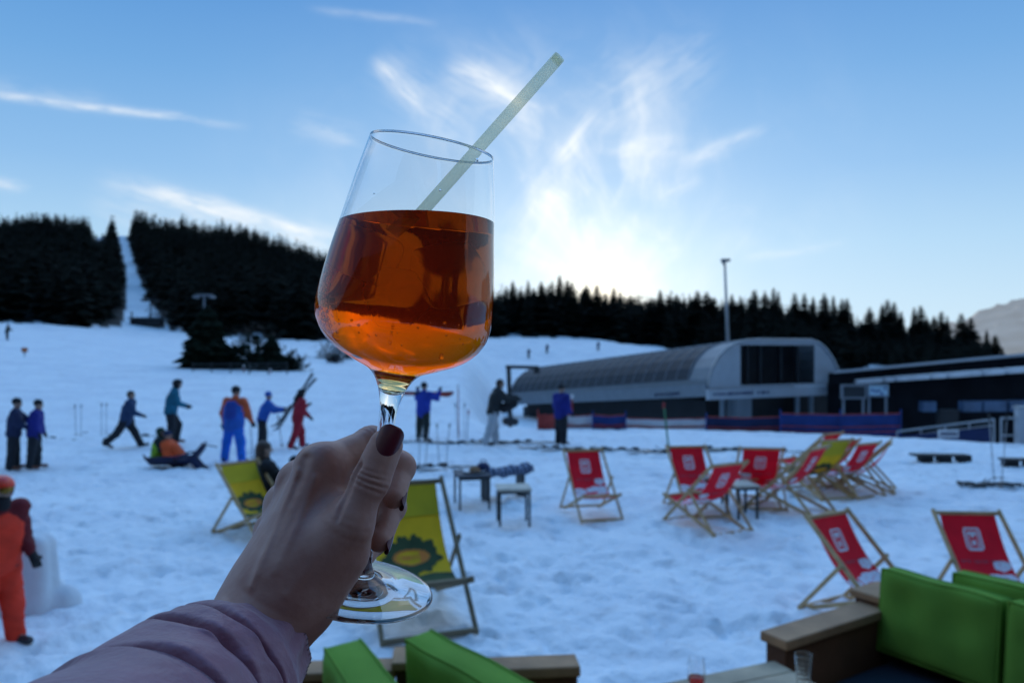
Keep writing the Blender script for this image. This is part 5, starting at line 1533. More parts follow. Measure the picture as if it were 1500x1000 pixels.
# plank table with glasses
M_plank = mat('grey_planks', (.44, .33, .22), .7, .3, 4, bump=.4, bscale=30)
cor = np.array([1.26, 3.56, 0]); e1 = np.array([-.92, -.38, 0]); e2 = np.array([.38, -.92, 0])
tyaw = math.atan2(e1[1], e1[0])
TBL = thing('plank_table', 'weathered plank table top at the bottom edge with two glasses on it', 'table', cor + e1 * .5 + e2 * .45 + np.array([0, 0, DECK]), tyaw)
mb = MB()
for i in range(7): 
    mb = MB(); mb.box((0, -.45 + (i + .5) * .9 / 7, .58), (1.0, .9 / 7 - .006, .04)); mb.build('plank', M_plank, TBL, bevel=.005)
for sx in (-.42, .42):
    for sy in (-.36, .36): pal_box((sx, sy, .28), (.08, .08, .56), 'leg', M_pallet, TBL)
TZ = DECK + .60
G_plain = glass_mat('table_glass', 1.5)
def table_glass(loc, prof_o, prof_i, name, label, band=None):
    t = thing(name, label, 'glass', loc)
    def dense(pr):
        pr = np.array(pr, float); s = np.concatenate([[0], np.cumsum(np.linalg.norm(np.diff(pr, axis=0), axis=1))])
        q = np.unique(np.concatenate([np.linspace(0, s[-1], 90), s, np.clip(s - .0002, 0, None), np.clip(s + .0002, None, s[-1])]))
        def sm(y): return np.interp(q, s, y)
        r, z = sm(pr[:, 0]), sm(pr[:, 1])
        for _ in range(3): r[2:-2] = (r[1:-3] + 2 * r[2:-2] + r[3:-1]) / 4; z[2:-2] = (z[1:-3] + 2 * z[2:-2] + z[3:-1]) / 4
        return list(zip(r, z))
    prof_o, prof_i = dense(prof_o), dense(prof_i)
    MB().lathe(prof_o + prof_i[::-1], 40).build('wall', G_plain, t, True)
    return t
ga = at(1020, 990, 3.14); ga[2] = TZ + .002
o = [(0.0, 0.0), (.028, 0), (.030, .004), (.006, .010), (.005, .050), (.018, .062), (.034, .085), (.040, .115), (.036, .15), (.031, .185)]
i_ = [(0, .064), (.016, .066), (.032, .087), (.038, .115), (.034, .15), (.030, .185)]
table_glass(ga, o, i_, 'wine_glass', 'small stemmed glass with a little red drink left in it on the plank table')
m_red = glass_mat('red_drink', 1.34, absorb=((.95, .05, .05), 90))
dr = MB().lathe([(0, .0645), (.0155, .0665), (.0315, .0875), (.0365, .104), (0, .104)], 40).build('red_drink', m_red, None, True, loc=tuple(ga))
tag(dr, 'red drink at the bottom of the small stemmed glass', 'drink')
gb = at(1177, 990, 3.25); gb[2] = TZ + .002
o = [(0, 0), (.024, 0), (.027, .004)] + [(.027 + .0105 * z / .155 + .0008 * math.sin(z * 330), z) for z in np.linspace(.008, .155, 40)]
i_ = [(0, .012), (.023, .013)] + [(.0245 + .0105 * z / .155, z) for z in np.linspace(.02, .155, 20)]
table_glass(gb, o, i_, 'tumbler', 'empty ribbed tumbler on the plank table in front of the brown sofa arm')
# ------------------------------------------------------------------ the drink
RIMC = np.array([-0.04304, 0.400, 0.10883 + CAM_Z]); AXV = np.array([0.17686, -0.08270, 0.98075]); AXV /= np.linalg.norm(AXV)
GL = 0.2500
BASEC = RIMC - AXV * GL
u_ = np.cross((0, 1, 0), AXV); u_ /= np.linalg.norm(u_); v_ = np.cross(AXV, u_)
GM = Matrix([[u_[0], v_[0], AXV[0]], [u_[1], v_[1], AXV[1]], [u_[2], v_[2], AXV[2]]])
G_wine = glass_mat('clear_wine_glass', 1.5)
GT = thing('wine_glass', 'large stemmed wine glass of orange drink held up by the hand in the foreground', 'glass', BASEC)
GT.rotation_euler = GM.to_euler()
def pchip(xs, ys, q):
    xs, ys = np.array(xs, float), np.array(ys, float)
    h = np.diff(xs); dl = np.diff(ys) / h; d = np.zeros_like(ys)
    for k in range(1, len(xs) - 1):
        if dl[k - 1] * dl[k] > 0: d[k] = 2 * dl[k - 1] * dl[k] / (dl[k - 1] + dl[k])
    d[0], d[-1] = dl[0], dl[-1]
    i = np.clip(np.searchsorted(xs, q) - 1, 0, len(h) - 1); t = (q - xs[i]) / h[i]
    return (ys[i] * (1 + 2 * t) * (1 - t) ** 2 + h[i] * d[i] * t * (1 - t) ** 2 + ys[i + 1] * t * t * (3 - 2 * t) + h[i] * d[i + 1] * t * t * (t - 1))
S_ = [0, .021, .045, .066, .082, .092, .0985, .104, .1095, .1145, .1195, .1245, .1300, .1375, .146, .156, .190, .218, .232, .2395, .2440, .2468, .2484, .2494]
R_ = [.0336, .0378, .0419, .0456, .0477, .0483, .0474, .0450, .0408, .0345, .0245, .0140, .0096, .0066, .0049, .0044, .0040, .0041, .0046, .0070, .0125, .0220, .0340, .0420]
so_ = np.concatenate([np.linspace(0, .09, 60)[:-1], np.linspace(.09, .130, 70)[:-1], np.linspace(.130, .236, 50)[:-1], np.linspace(.236, .2494, 40)])
ro_ = pchip(S_, R_, so_)
# inner wall: about 1.2 mm inside the outer one, closing in a rounded cup at the bottom
si_ = np.concatenate([np.linspace(0.0006, .085, 56)[:-1], np.linspace(.085, .1290, 80)])
ri_ = pchip(S_, R_, si_) - (.00045 + .00165 * np.clip((si_ - .05) / .06, 0, 1)) - .0012 * np.clip((si_ - .122) / .007, 0, 1)
SB_ = .1365
cap_t = np.linspace(0, 1, 16)[1:]
r_end = ri_[-1]; s_end = si_[-1]
cap = [(r_end * math.sqrt(max(0.0, 1 - t * t)) if t < 1 else 0.0, s_end + (SB_ - s_end) * t) for t in cap_t]
NSEG = 160
def rev(prof, flip=False):
    """surface of revolution in glass coordinates (z up from the base)"""
    vs, fs = [], []
    rows = []
    for (r, s) in prof:
        z = GL - s
        if r < 1e-6: rows.append([len(vs)]); vs.append((0, 0, z))
        else:
            rows.append(list(range(len(vs), len(vs) + NSEG)))
            for k in range(NSEG):
                t = 2 * math.pi * k / NSEG; vs.append((r * math.cos(t), r * math.sin(t), z))
    for a, b in zip(rows[:-1], rows[1:]):
        for k in range(NSEG):
            k2 = (k + 1) % NSEG
            if len(a) == 1: f = (a[0], b[k2], b[k])
            elif len(b) == 1: f = (a[k], a[k2], b[0])
            else: f = (a[k], a[k2], b[k2], b[k])
            fs.append(f if flip else f[::-1])
    return vs, fs
import bmesh
outer = list(zip(ro_, so_)); inner = list(zip(ri_, si_)) + cap
rimcurve = [(ri_[0], si_[0]), (ri_[0] + .00015, .00005), (.5 * (ri_[0] + ro_[0]), -.00015), (ro_[0] - .00015, -.00005), (ro_[0], 0)]
# drink level: a horizontal plane in the world
LEVEL = CAM_Z + (510 - 307.0) / F * 0.362
zc = (LEVEL - BASEC[2])
RW = np.array(GM)
nl = RW.T @ np.array([0, 0, 1.0])            # world up in glass coordinates
pl = nl * zc                                  # a point on the plane, glass coordinates
def cutmesh(vs, fs, keep_above):
    bm = bmesh.new()
    bv = [bm.verts.new(v) for v in vs]
    for f in fs: bm.faces.new([bv[i] for i in f])
    bmesh.ops.bisect_plane(bm, geom=bm.verts[:] + bm.edges[:] + bm.faces[:], plane_co=pl, plane_no=nl, clear_inner=keep_above, clear_outer=not keep_above)
    return bm
def bm_obj(bm, name, m, parent):
    me = bpy.data.meshes.new(name); bm.to_mesh(me); bm.free(); me.materials.append(m)
    me.polygons.foreach_set('use_smooth', [True] * len(me.polygons))
    o = bpy.data.objects.new(name, me); COL.objects.link(o); o.parent = parent
    return o
# bowl: outer wall, rim and the dry part of the inner wall (the wetted part is the drink's own surface)
K1 = int(np.searchsorted(so_, .1290)); K2 = int(np.searchsorted(so_, .2330))
bm = cutmesh(*rev(inner, flip=True), True)
bm2v, bm2f = rev(outer[:K1 + 1])
o = [bm.verts.new(v) for v in bm2v]
for f in bm2f: bm.faces.new([o[i] for i in f])
rv, rf = rev(rimcurve, flip=True)
o = [bm.verts.new(v) for v in rv]
for f in rf: bm.faces.new([o[i] for i in f])
bmesh.ops.remove_doubles(bm, verts=bm.verts[:], dist=2e-6)
bmesh.ops.recalc_face_normals(bm, faces=bm.faces[:])
bowl = bm_obj(bm, 'bowl', G_wine, GT)
# make sure the outer wall faces outwards
def fix_out(o, sgn=1):
    me = o.data
    c = 0.0
    for p in list(me.polygons)[:]:
        ctr = p.center; r = math.hypot(ctr[0], ctr[1])
        if r > 1e-4: c += (p.normal[0] * ctr[0] + p.normal[1] * ctr[1]) / r * p.area * (1 if r > 0.03 else 0)
    return c
vs, fs = rev(outer[K1:K2 + 1]); MB().add(vs, fs).build('stem', G_wine, GT, True)
foot_prof = outer[K2:] + [(.0424, .2497), (.0422, .2501), (.0410, .2502), (.030, .2499), (.012, .2492), (0, .2490)]
vs, fs = rev(foot_prof); MB().add(vs, fs).build('foot', G_wine, GT, True)
# the drink
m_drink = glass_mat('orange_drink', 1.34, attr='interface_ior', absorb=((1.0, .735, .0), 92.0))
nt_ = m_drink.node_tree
vs_ = nt_.nodes.new('ShaderNodeVolumeScatter'); vs_.inputs['Color'].default_value = (1, .48, .03, 1); vs_.inputs['Density'].default_value = 4.5; vs_.inputs['Anisotropy'].default_value = .88
va_ = nt_.nodes.new('ShaderNodeAddShader'); vo_ = [n for n in nt_.nodes if n.type == 'VOLUME_ABSORPTION'][0]
nt_.links.new(vo_.outputs[0], va_.inputs[0]); nt_.links.new(vs_.outputs[0], va_.inputs[1]); nt_.links.new(va_.outputs[0], nt_.nodes['Material Output'].inputs['Volume'])
# shade painted into the surface tint, darker toward the top
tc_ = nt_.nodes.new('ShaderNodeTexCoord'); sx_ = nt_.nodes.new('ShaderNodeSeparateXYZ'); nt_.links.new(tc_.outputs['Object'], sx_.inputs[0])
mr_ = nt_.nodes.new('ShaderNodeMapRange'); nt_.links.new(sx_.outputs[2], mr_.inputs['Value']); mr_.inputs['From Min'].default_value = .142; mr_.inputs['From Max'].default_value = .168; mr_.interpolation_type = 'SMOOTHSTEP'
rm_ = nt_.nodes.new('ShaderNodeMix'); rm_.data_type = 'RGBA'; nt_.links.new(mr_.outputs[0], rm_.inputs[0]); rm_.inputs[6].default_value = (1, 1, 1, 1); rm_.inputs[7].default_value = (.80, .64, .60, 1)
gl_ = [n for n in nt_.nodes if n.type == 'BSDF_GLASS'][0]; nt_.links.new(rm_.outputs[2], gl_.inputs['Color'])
bm = cutmesh(*rev(inner, flip=False), False)
edges = [e for e in bm.edges if e.is_boundary]
r_ = bmesh.ops.contextual_create(bm, geom=edges)
bmesh.ops.recalc_face_normals(bm, faces=bm.faces[:])
topf = [f.index for f in bm.faces]
lay = bm.faces.layers.float.new('interface_ior')
for f in bm.faces: f[lay] = 1.34 if abs(f.normal.dot(Vector(nl))) > .999 and len(f.verts) > 8 else 1.34 / 1.5
for f in list(bm.faces):
    if len(f.verts) > 8:
        bmesh.ops.poke(bm, faces=[f])
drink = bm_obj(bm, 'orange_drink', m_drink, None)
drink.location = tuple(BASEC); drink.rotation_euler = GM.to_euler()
for p in drink.data.polygons:
    if abs(p.normal.dot(Vector(nl))) > .9995: p.use_smooth = False
tag(drink, 'orange iced drink filling the large wine glass to two thirds', 'drink')
# ice under the surface
G_ice = glass_mat('ice_in_drink', .998, rough=.30)
def ice(s, a, r, size, rot, label):
    mb = MB(); mb.box((0, 0, 0), (size, size * .9, size * .95))
    o = mb.build('ice_cube', G_ice, None, True)
    bv = o.modifiers.new('round', 'BEVEL'); bv.width = size * .22; bv.segments = 4
    sb = o.modifiers.new('sub', 'SUBSURF'); sb.levels = sb.render_levels = 1
    loc = BASEC + RW @ np.array([r * math.cos(a), r * math.sin(a), GL - s])
    o.location = tuple(loc); o.rotation_euler = rot
    tag(o, label, 'ice cube'); return o
ice(.066, 2.9, .020, .026, (.3, .4, .2), 'left ice cube just under the surface of the orange drink')
ice(.068, .2, .016, .029, (.7, -.3, .5), 'middle ice cube in the orange drink, touching the straw')
ice(.083, 4.6, .018, .024, (.2, .9, 1.1), 'lowest ice cube floating in the front of the orange drink')
# dark pip near the bottom
mb = MB(); mb.lathe([(0, -.0022), (.0012, -.0018), (.0026, 0), (.0012, .0018), (0, .0022)], 14)
pip = mb.build('citrus_pip', mat('pip_skin', (.05, .02, .008), .5, .2, 60), None, True)
pip.scale = (1.5, .8, .7)
pip.location = tuple(BASEC + RW @ np.array([-.017, -.020, GL - .1135])); tag(pip, 'small dark pip lying low in the orange drink', 'pip')
# fine bubbles clinging to the left side: nobody could count them
mb = MB(); rng = np.random.default_rng(12)
def blob(c, r):
    vs = [(c[0], c[1], c[2] + r)] + [(c[0] + r * math.sin(t) * math.cos(a), c[1] + r * math.sin(t) * math.sin(a), c[2] + r * math.cos(t)) for t in (.8, 1.57, 2.35) for a in np.arange(6) * 1.0472] + [(c[0], c[1], c[2] - r)]
    fs = [(0, 1 + k, 1 + (k + 1) % 6) for k in range(6)] + [(1 + j * 6 + k, 7 + j * 6 + k, 7 + j * 6 + (k + 1) % 6, 1 + j * 6 + (k + 1) % 6) for j in range(2) for k in range(6)] + [(13 + k, 19, 13 + (k + 1) % 6) for k in range(6)]
    mb.add(vs, fs)
for i in range(330):
    s = .074 + .034 * rng.random()
    a0 = math.pi + .62 - (.098 - s) * 8 + rng.normal() * .09
    rr = float(pchip(S_, R_, np.array([s]))[0]) - .0042 - abs(rng.normal()) * .0016
    blob((rr * math.cos(a0), rr * math.sin(a0), GL - s), .00035 + .0006 * rng.random() ** 2)
for i in range(60):
    a0 = rng.random() * 6.28; s = .1 + .003 * rng.normal()
    rr = float(pchip(S_, R_, np.array([s]))[0]) - .004
    blob((rr * math.cos(a0), rr * math.sin(a0), GL - s), .0003 + .0004 * rng.random())
bub = mb.build('bubbles', glass_mat('bubble_air', 1 / 1.34), None, True, loc=tuple(BASEC)); bub.rotation_euler = GM.to_euler()
bub['kind'] = 'stuff'; bub['label'] = 'fine bubbles clinging inside the orange drink at the left of the bowl'; bub['category'] = 'bubbles'
# condensation drops on the upper wall
for (s, a, r) in ((.006, 5.6, .0009), (.026, 5.05, .0006), (.033, 4.2, .0005)):
    rr = float(pchip(S_, R_, np.array([s]))[0])
    mbd = MB(); mbd.lathe([(0, r), (r * .7, r * .7), (r, 0), (r * .7, -r * .7), (0, -r)], 12)
    d_ = mbd.build('water_drop', G_plain, None, True)
    d_.location = tuple(BASEC + RW @ np.array([rr * math.cos(a), rr * math.sin(a), GL - s])); tag(d_, 'tiny clear water drop on the upper wall of the large wine glass', 'water drop', 'water drops on the glass')
# straw
M_straw, nt, b = new_mat('pale_green_straw'); 
tr = nt.nodes.new('ShaderNodeBsdfTranslucent'); tr.inputs['Color'].default_value = (.62, .74, .62, 1)
b.inputs['Base Color'].default_value = (.60, .70, .60, 1); b.inputs['Roughness'].default_value = .35
mx = nt.nodes.new('ShaderNodeMixShader'); mx.inputs['Fac'].default_value = .72
nt.links.new(b.outputs['BSDF'], mx.inputs[1]); nt.links.new(tr.outputs['BSDF'], mx.inputs[2]); tp_ = nt.nodes.new('ShaderNodeBsdfTransparent'); tp_.inputs['Color'].default_value = (.95, .95, .85, 1); mx2 = nt.nodes.new('ShaderNodeMixShader'); mx2.inputs['Fac'].default_value = .58
nt.links.new(mx.outputs['Shader'], mx2.inputs[1]); nt.links.new(tp_.outputs['BSDF'], mx2.inputs[2]); nt.links.new(mx2.outputs['Shader'], nt.nodes['Material Output'].inputs['Surface'])
nzs = nt.nodes.new('ShaderNodeTexNoise'); nzs.inputs['Scale'].default_value = 25
crs = nt.nodes.new('ShaderNodeValToRGB'); crs.color_ramp.elements[0].color = (.93, .92, .72, 1); crs.color_ramp.elements[1].color = (.97, .95, .80, 1)
tcs = nt.nodes.new('ShaderNodeTexCoord'); nt.links.new(tcs.outputs['Object'], nzs.inputs['Vector']); nt.links.new(nzs.outputs['Fac'], crs.inputs['Fac']); nt.links.new(crs.outputs['Color'], tr.inputs['Color']); nt.links.new(crs.outputs['Color'], b.inputs['Base Color'])
s_top = at(820, 83, .388); s_in = at(622, 306, .401); dirs = s_in - s_top; Ls = np.linalg.norm(dirs); dirs /= Ls
s_bot = s_top + dirs * (Ls + .022)
ST_ = thing('drinking_straw', 'pale green translucent straw leaning out of the wine glass to the upper right', 'straw', s_bot)
qz = Vector(s_top - s_bot).to_track_quat('Z', 'Y'); ST_.rotation_euler = qz.to_euler()
Lt = float(np.linalg.norm(s_top - s_bot)); r0, r1 = .00325, .00275
MB().lathe([(r0, 0), (r0, Lt * .5), (r0, Lt - .0003), (r0 - .00025, Lt), (r1, Lt - .0002), (r1, Lt - .004)], 40).build('tube', M_straw, ST_, True)

# ------------------------------------------------------------------ the hand that holds it
M_skin, nt, b = new_mat('skin')
N, L = nt.nodes, nt.links
tcn = N.new('ShaderNodeTexCoord')
n1 = N.new('ShaderNodeTexNoise'); n1.inputs['Scale'].default_value = 42; n1.inputs['Detail'].default_value = 6
n2 = N.new('ShaderNodeTexVoronoi'); n2.inputs['Scale'].default_value = 250; n2.feature = 'F1'
n3 = N.new('ShaderNodeTexNoise'); n3.inputs['Scale'].default_value = 260; n3.inputs['Detail'].default_value = 4
for n in (n1, n2, n3): L.new(tcn.outputs['Object'], n.inputs['Vector'])
cr = N.new('ShaderNodeValToRGB'); L.new(n1.outputs['Fac'], cr.inputs['Fac'])
cr.color_ramp.elements[0].position = .3; cr.color_ramp.elements[0].color = (.38, .165, .125, 1); cr.color_ramp.elements[1].position = .7; cr.color_ramp.elements[1].color = (.52, .28, .215, 1)
L.new(cr.outputs['Color'], b.inputs['Base Color'])
b.inputs['Roughness'].default_value = .48; b.inputs['Specular IOR Level'].default_value = .45
b.inputs['Subsurface Weight'].default_value = .12; b.inputs['Subsurface Radius'].default_value = (.006, .0025, .0015); b.inputs['Subsurface Scale'].default_value = .5
ad = N.new('ShaderNodeMath'); ad.operation = 'MULTIPLY_ADD'; L.new(n2.outputs['Distance'], ad.inputs[0]); ad.inputs[1].default_value = .5; L.new(n3.outputs['Fac'], ad.inputs[2])
bp = N.new('ShaderNodeBump'); bp.inputs['Strength'].default_value = .34; bp.inputs['Distance'].default_value = .0006
L.new(ad.outputs[0], bp.inputs['Height']); L.new(bp.outputs['Normal'], b.inputs['Normal'])
HO = at(330, 960, .36)
HOLDER = thing('person', 'person in the foreground holding up the wine glass, only hand and mauve sleeve showing', 'person', HO)
def hp(px, py, d): return at(px, py, d) - HO
K = .00038
W_ = hp(386, 905, .388)
MCP = {'i': hp(468, 686, .412), 'm': hp(441, 708, .430), 'r': hp(420, 738, .447), 'p': hp(402, 778, .462)}
CMCs = {'i': hp(404, 872, .386), 'm': hp(394, 880, .396), 'r': hp(384, 884, .405), 'p': hp(380, 892, .414)}
palm = [seg(hp(385, 903, .392), hp(300, 1010, .345), .0225, .0235, .02), seg(hp(392, 915, .400), hp(318, 1020, .352), .0215, .0225, .02)]
for k, ra, rb in (('i', .0165, .0118), ('m', .0165, .0118), ('r', .0160, .0112), ('p', .0150, .0105)):
    palm.append(seg(CMCs[k], MCP[k], ra, rb, .016))
palm.append(seg(hp(430, 850, .412), hp(470, 760, .432), .018, .016, .02))
palm.append(seg(hp(420, 860, .400), hp(480, 740, .416), .019, .013, .02))
# knuckle heads
for k, r in (('i', .0115), ('m', .0112), ('r', .0104), ('p', .0095)):
    palm.append(seg(MCP[k], MCP[k] + .0005, r, r, .006))
# extensor tendons: low ridges on the back of the hand
for k, a, bb_ in (('i', hp(452, 706, .3985), hp(395, 842, .3745)), ('m', hp(424, 722, .4165), hp(372, 850, .3845))):
    palm.append(seg(a, bb_, .0030, .0022, .006))
# thumb: metacarpal, thenar, two phalanges
TCMC, TMCP, TIP_, TT = hp(432, 850, .386), hp(512, 768, .3865), hp(543, 703, .3915), hp(565, 653, .3985)
thumb_base = [seg(TCMC, TMCP, .0185, .0118, .015), seg(hp(448, 838, .396), hp(512, 760, .398), .0165, .0105, .012), seg(hp(446, 882, .392), hp(506, 812, .394), .0142, .0108, .014)]
web = [seg(hp(468, 762, .406), hp(486, 806, .395), .0085, .0125, .010), seg(hp(458, 785, .401), hp(474, 815, .393), .0110, .0130, .012)]
thumb = [seg(TMCP, TIP_, .0106, .0089, .006), seg(TIP_, TT, .0089, .0084, .005), seg(lerp(TIP_, TT, .55), TT, .0090, .0080, .004), seg(TIP_, TIP_ + .0003, .0093, .0093, .004)]
FING = {
 'i': [MCP['i'], hp(543, 649, .440), hp(586, 684, .4315), hp(577, 727, .4150)],
 'm': [MCP['m'], hp(524, 690, .462), hp(572, 742, .4375), hp(556, 790, .4165)],
 'r': [MCP['r'], hp(500, 742, .474), hp(546, 792, .4480), hp(522, 828, .4250)],
 'p': [MCP['p'], hp(470, 800, .474), hp(508, 826, .4540), hp(482, 846, .4340)]}
FR = {'i': (.0112, .0092, .0080, .0068), 'm': (.0112, .0094, .0082, .0070), 'r': (.0104, .0088, .0078, .0066), 'p': (.0094, .0078, .0068, .0058)}
def build_hand():
    h = .00085
    allp = palm + thumb_base + web + thumb
    fp = {}
    for k in FING:
        P, Q = FING[k], FR[k]
        fp[k] = [seg(P[0], P[1], Q[0], Q[1], .004), seg(P[1], P[2], Q[1], Q[2], .004), seg(P[2], P[3], Q[2], Q[3], .004), seg(P[1], P[1] + .0002, Q[1] * 1.07, None, .003), seg(P[2], P[2] + .0002, Q[2] * 1.06, None, .003)]
        allp = allp + fp[k]
    lo, hi = bounds(allp, .012)
    shape = tuple(((hi - lo) / h).astype(int) + 2)
    def smin(a, b_, k):
        hh = np.clip(.5 + .5 * (b_ - a) / k, 0, 1)
        return b_ * (1 - hh) + a * hh - k * hh * (1 - hh)
    Dp = sdf_field(palm + thumb_base + web, lo, shape, h, .014)
    Dt = sdf_field(thumb, lo, shape, h, .005)
    D = smin(Dp, Dt, .0050)
    for k in FING:
        Df = sdf_field(fp[k], lo, shape, h, .004)
        # fingers melt into the palm only near their knuckle
        P = FING[k]
        X = (lo[0] + h * np.arange(shape[0]))[:, None, None]; Y = (lo[1] + h * np.arange(shape[1]))[None, :, None]; Z = (lo[2] + h * np.arange(shape[2]))[None, None, :]
        dist = np.sqrt((X - P[0][0]) ** 2 + (Y - P[0][1]) ** 2 + (Z - P[0][2]) ** 2)
        kk = np.clip(.009 * (1 - (dist - .014) / .02), .0010, .009).astype(np.float32)
        D = smin(D, Df, kk)
    # wrinkles: fine creases across the thumb joint, the finger joints and the wrist
    X = (lo[0] + h * np.arange(shape[0]))[:, None, None]; Y = (lo[1] + h * np.arange(shape[1]))[None, :, None]; Z = (lo[2] + h * np.arange(shape[2]))[None, None, :]
    def crease(D, c, ax, offs, depth, wid, reach, curve=0.0):
        ax = ax / np.linalg.norm(ax)
        t = (X - c[0]) * ax[0] + (Y - c[1]) * ax[1] + (Z - c[2]) * ax[2]
        r2 = (X - c[0]) ** 2 + (Y - c[1]) ** 2 + (Z - c[2]) ** 2
        fall = np.exp(-r2 / reach ** 2)
        side_ = (X - c[0]) * 1.0
        for o_, a_ in offs:
            D = D + depth * a_ * np.exp(-((t - o_ - curve * side_ * side_ * 30) / wid) ** 2) * fall
        return D
    tx = TT - TIP_
    D = crease(D, TIP_ + np.array([0, -.009, .001]), tx, [(-.0034, .7), (-.0006, 1.0), (.0024, .9), (.0050, .5)], .0017, .0008, .0105, .6)
    D = crease(D, TMCP + np.array([0, -.010, 0]), TIP_ - TMCP, [(-.004, .5), (.001, .6), (.005, .4)], .0005, .001, .012, .6)
    D = crease(D, FING['i'][1] + np.array([0, -.004, .008]), FING['i'][1] - FING['i'][0], [(-.003, .7), (0, 1), (.003, .8)], .0006, .0008, .012)
    D = crease(D, hp(372, 884, .372), hp(386, 905, .388) - hp(470, 760, .40), [(-.004, .5), (.0035, .6)], .0006, .0014, .022)
    # the fold beside the thumb, tendons, knuckle valleys: low relief following the back of the hand
    gy = (Y + HO[1]); gx = 750 + F * (X + HO[0]) / gy; gz = 510 - F * (Z + HO[2] - CAM_Z) / gy
    frontal = 1 / (1 + np.exp(((Y + HO[1]) - .418) / .003))
    def relief(D, poly, amp, wid, fade=(1, 1)):
        best = None
        n = len(poly) - 1
        for i in range(n):
            (ax_, ay_), (bx_, by_) = poly[i], poly[i + 1]
            dx_, dy_ = bx_ - ax_, by_ - ay_; L2 = dx_ * dx_ + dy_ * dy_
            t_ = np.clip(((gx - ax_) * dx_ + (gz - ay_) * dy_) / L2, 0, 1)
            d2 = (gx - ax_ - t_ * dx_) ** 2 + (gz - ay_ - t_ * dy_) ** 2
            w_ = fade[0] + (fade[1] - fade[0]) * (i + t_) / n
            val = w_ * np.exp(-d2 / wid ** 2)
            best = val if best is None else np.maximum(best, val)
        return D + amp * best * frontal
    # the deep fold between thumb and hand, cut along the surface itself
    def skin_depth(px, py):
        for d_ in np.arange(.365, .450, .0004):
            q_ = (at(px, py, d_) - HO - lo) / h
            i_ = q_.astype(int)
            if (i_ < 0).any() or (i_ >= np.array(shape)).any(): continue
            if D[i_[0], i_[1], i_[2]] < 0: return d_
        return None
    fold = [(526, 682), (516, 704), (507, 726), (500, 744), (495, 760)]
    pts_ = [(px_, py_, skin_depth(px_, py_)) for px_, py_ in fold]
    pts_ = [hp(a_, b_, c_ + .0002) for a_, b_, c_ in pts_ if c_ is not None]
    rr_ = np.linspace(.0022, .0007, len(pts_))
    cut_ = sdf_field([seg(pts_[i_], pts_[i_ + 1], rr_[i_], rr_[i_ + 1], .0004) for i_ in range(len(pts_) - 1)], lo, shape, h, .0004)
    kk_ = .0022
    hh_ = np.clip(.5 - .5 * (D + cut_) / kk_, 0, 1)
    D = D * (1 - hh_) + (-cut_) * hh_ + kk_ * hh_ * (1 - hh_)
    D = relief(D, [(436, 690), (414, 742), (388, 808), (368, 858)], -.0017, 5.5, (.7, .6))
    D = relief(D, [(462, 700), (438, 760), (404, 836)], -.0012, 6.0, (.9, .5))
    D = relief(D, [(449, 672), (440, 700), (428, 735)], .0021, 7.0, (1.0, .2))
    D = relief(D, [(421, 686), (410, 712), (402, 745)], .0022, 6.0, (1.0, .2))
    D = relief(D, [(399, 716), (390, 745), (384, 775)], .0019, 6.0, (1.0, .2))
    D = relief(D, [(470, 800), (448, 838), (420, 872)], -.0006, 6.0, (.2, 1.0))
    V, Q = surface_nets(D.astype(np.float32), lo, h)
    V = relax(V, Q, 2, .5)
    return np_mesh('body', V, Q, M_skin, HOLDER)
hand = build_hand()
# nails
M_nail = mat('dark_red_nail_polish', (.10, .006, .016), .28, .2, 30, coat=.15, spec=.4)
def nail(P0, P1, r, nrm, ln, wd, back=.0, name='nail', arc=1.15):
    """curved plate lying on the finger segment P0->P1, facing nrm"""
    a = (P1 - P0) / np.linalg.norm(P1 - P0)
    nrm = nrm - a * (nrm @ a); nrm /= np.linalg.norm(nrm)
    s = np.cross(a, nrm)
    c = P1 + a * back
    vs, fs = [], []
    nu, nv = 16, 18
    for j in range(nv + 1):
        t = j / nv
        y = -ln + 1.12 * ln * t
        w = (1 - .10 * (1 - t)) * (1.0 if t < .72 else math.sqrt(max(0.05, 1 - ((t - .72) / .30) ** 2)))
        w *= (1.0 if t > .16 else math.sqrt(max(.10, 1 - ((.16 - t) / .17) ** 2)))
        for i in range(nu + 1):
            th = arc * w * (2 * i / nu - 1)
            rr = r + .0004 + .0002 * math.sin(math.pi * t) - .0014 * max(0, t - .55) ** 2
            x = wd / arc * math.sin(th); z = rr - (wd / arc) * (1 - math.cos(th))
            vs.append(c + a * y + s * x + nrm * z)
    for j in range(nv):
        for i in range(nu):
            q_ = (j * (nu + 1) + i, j * (nu + 1) + i + 1, (j + 1) * (nu + 1) + i + 1, (j + 1) * (nu + 1) + i)
            fs.append(q_)
    o = MB().add(vs, fs).build(name, M_nail, hand, True)
    sm_ = o.modifiers.new('thickness', 'SOLIDIFY'); sm_.thickness = .0006; sm_.offset = 0
    return o
nail(TIP_, TT, .0089, np.array([.24, -1, .10]), .0165, .0082, .0082, arc=1.05)
nail(FING['i'][2], FING['i'][3], .0064, np.array([.90, -.05, -.35]), .0095, .0052, .0058)
nail(FING['m'][2], FING['m'][3], .0066, np.array([.90, -.10, -.35]), .0095, .0052, .0058)
nail(FING['r'][2], FING['r'][3], .0070, np.array([.70, -.60, .05]), .0100, .0052, .0050)
nail(FING['p'][2], FING['p'][3], .0062, np.array([.70, -.60, .05]), .0090, .0045, .0045)

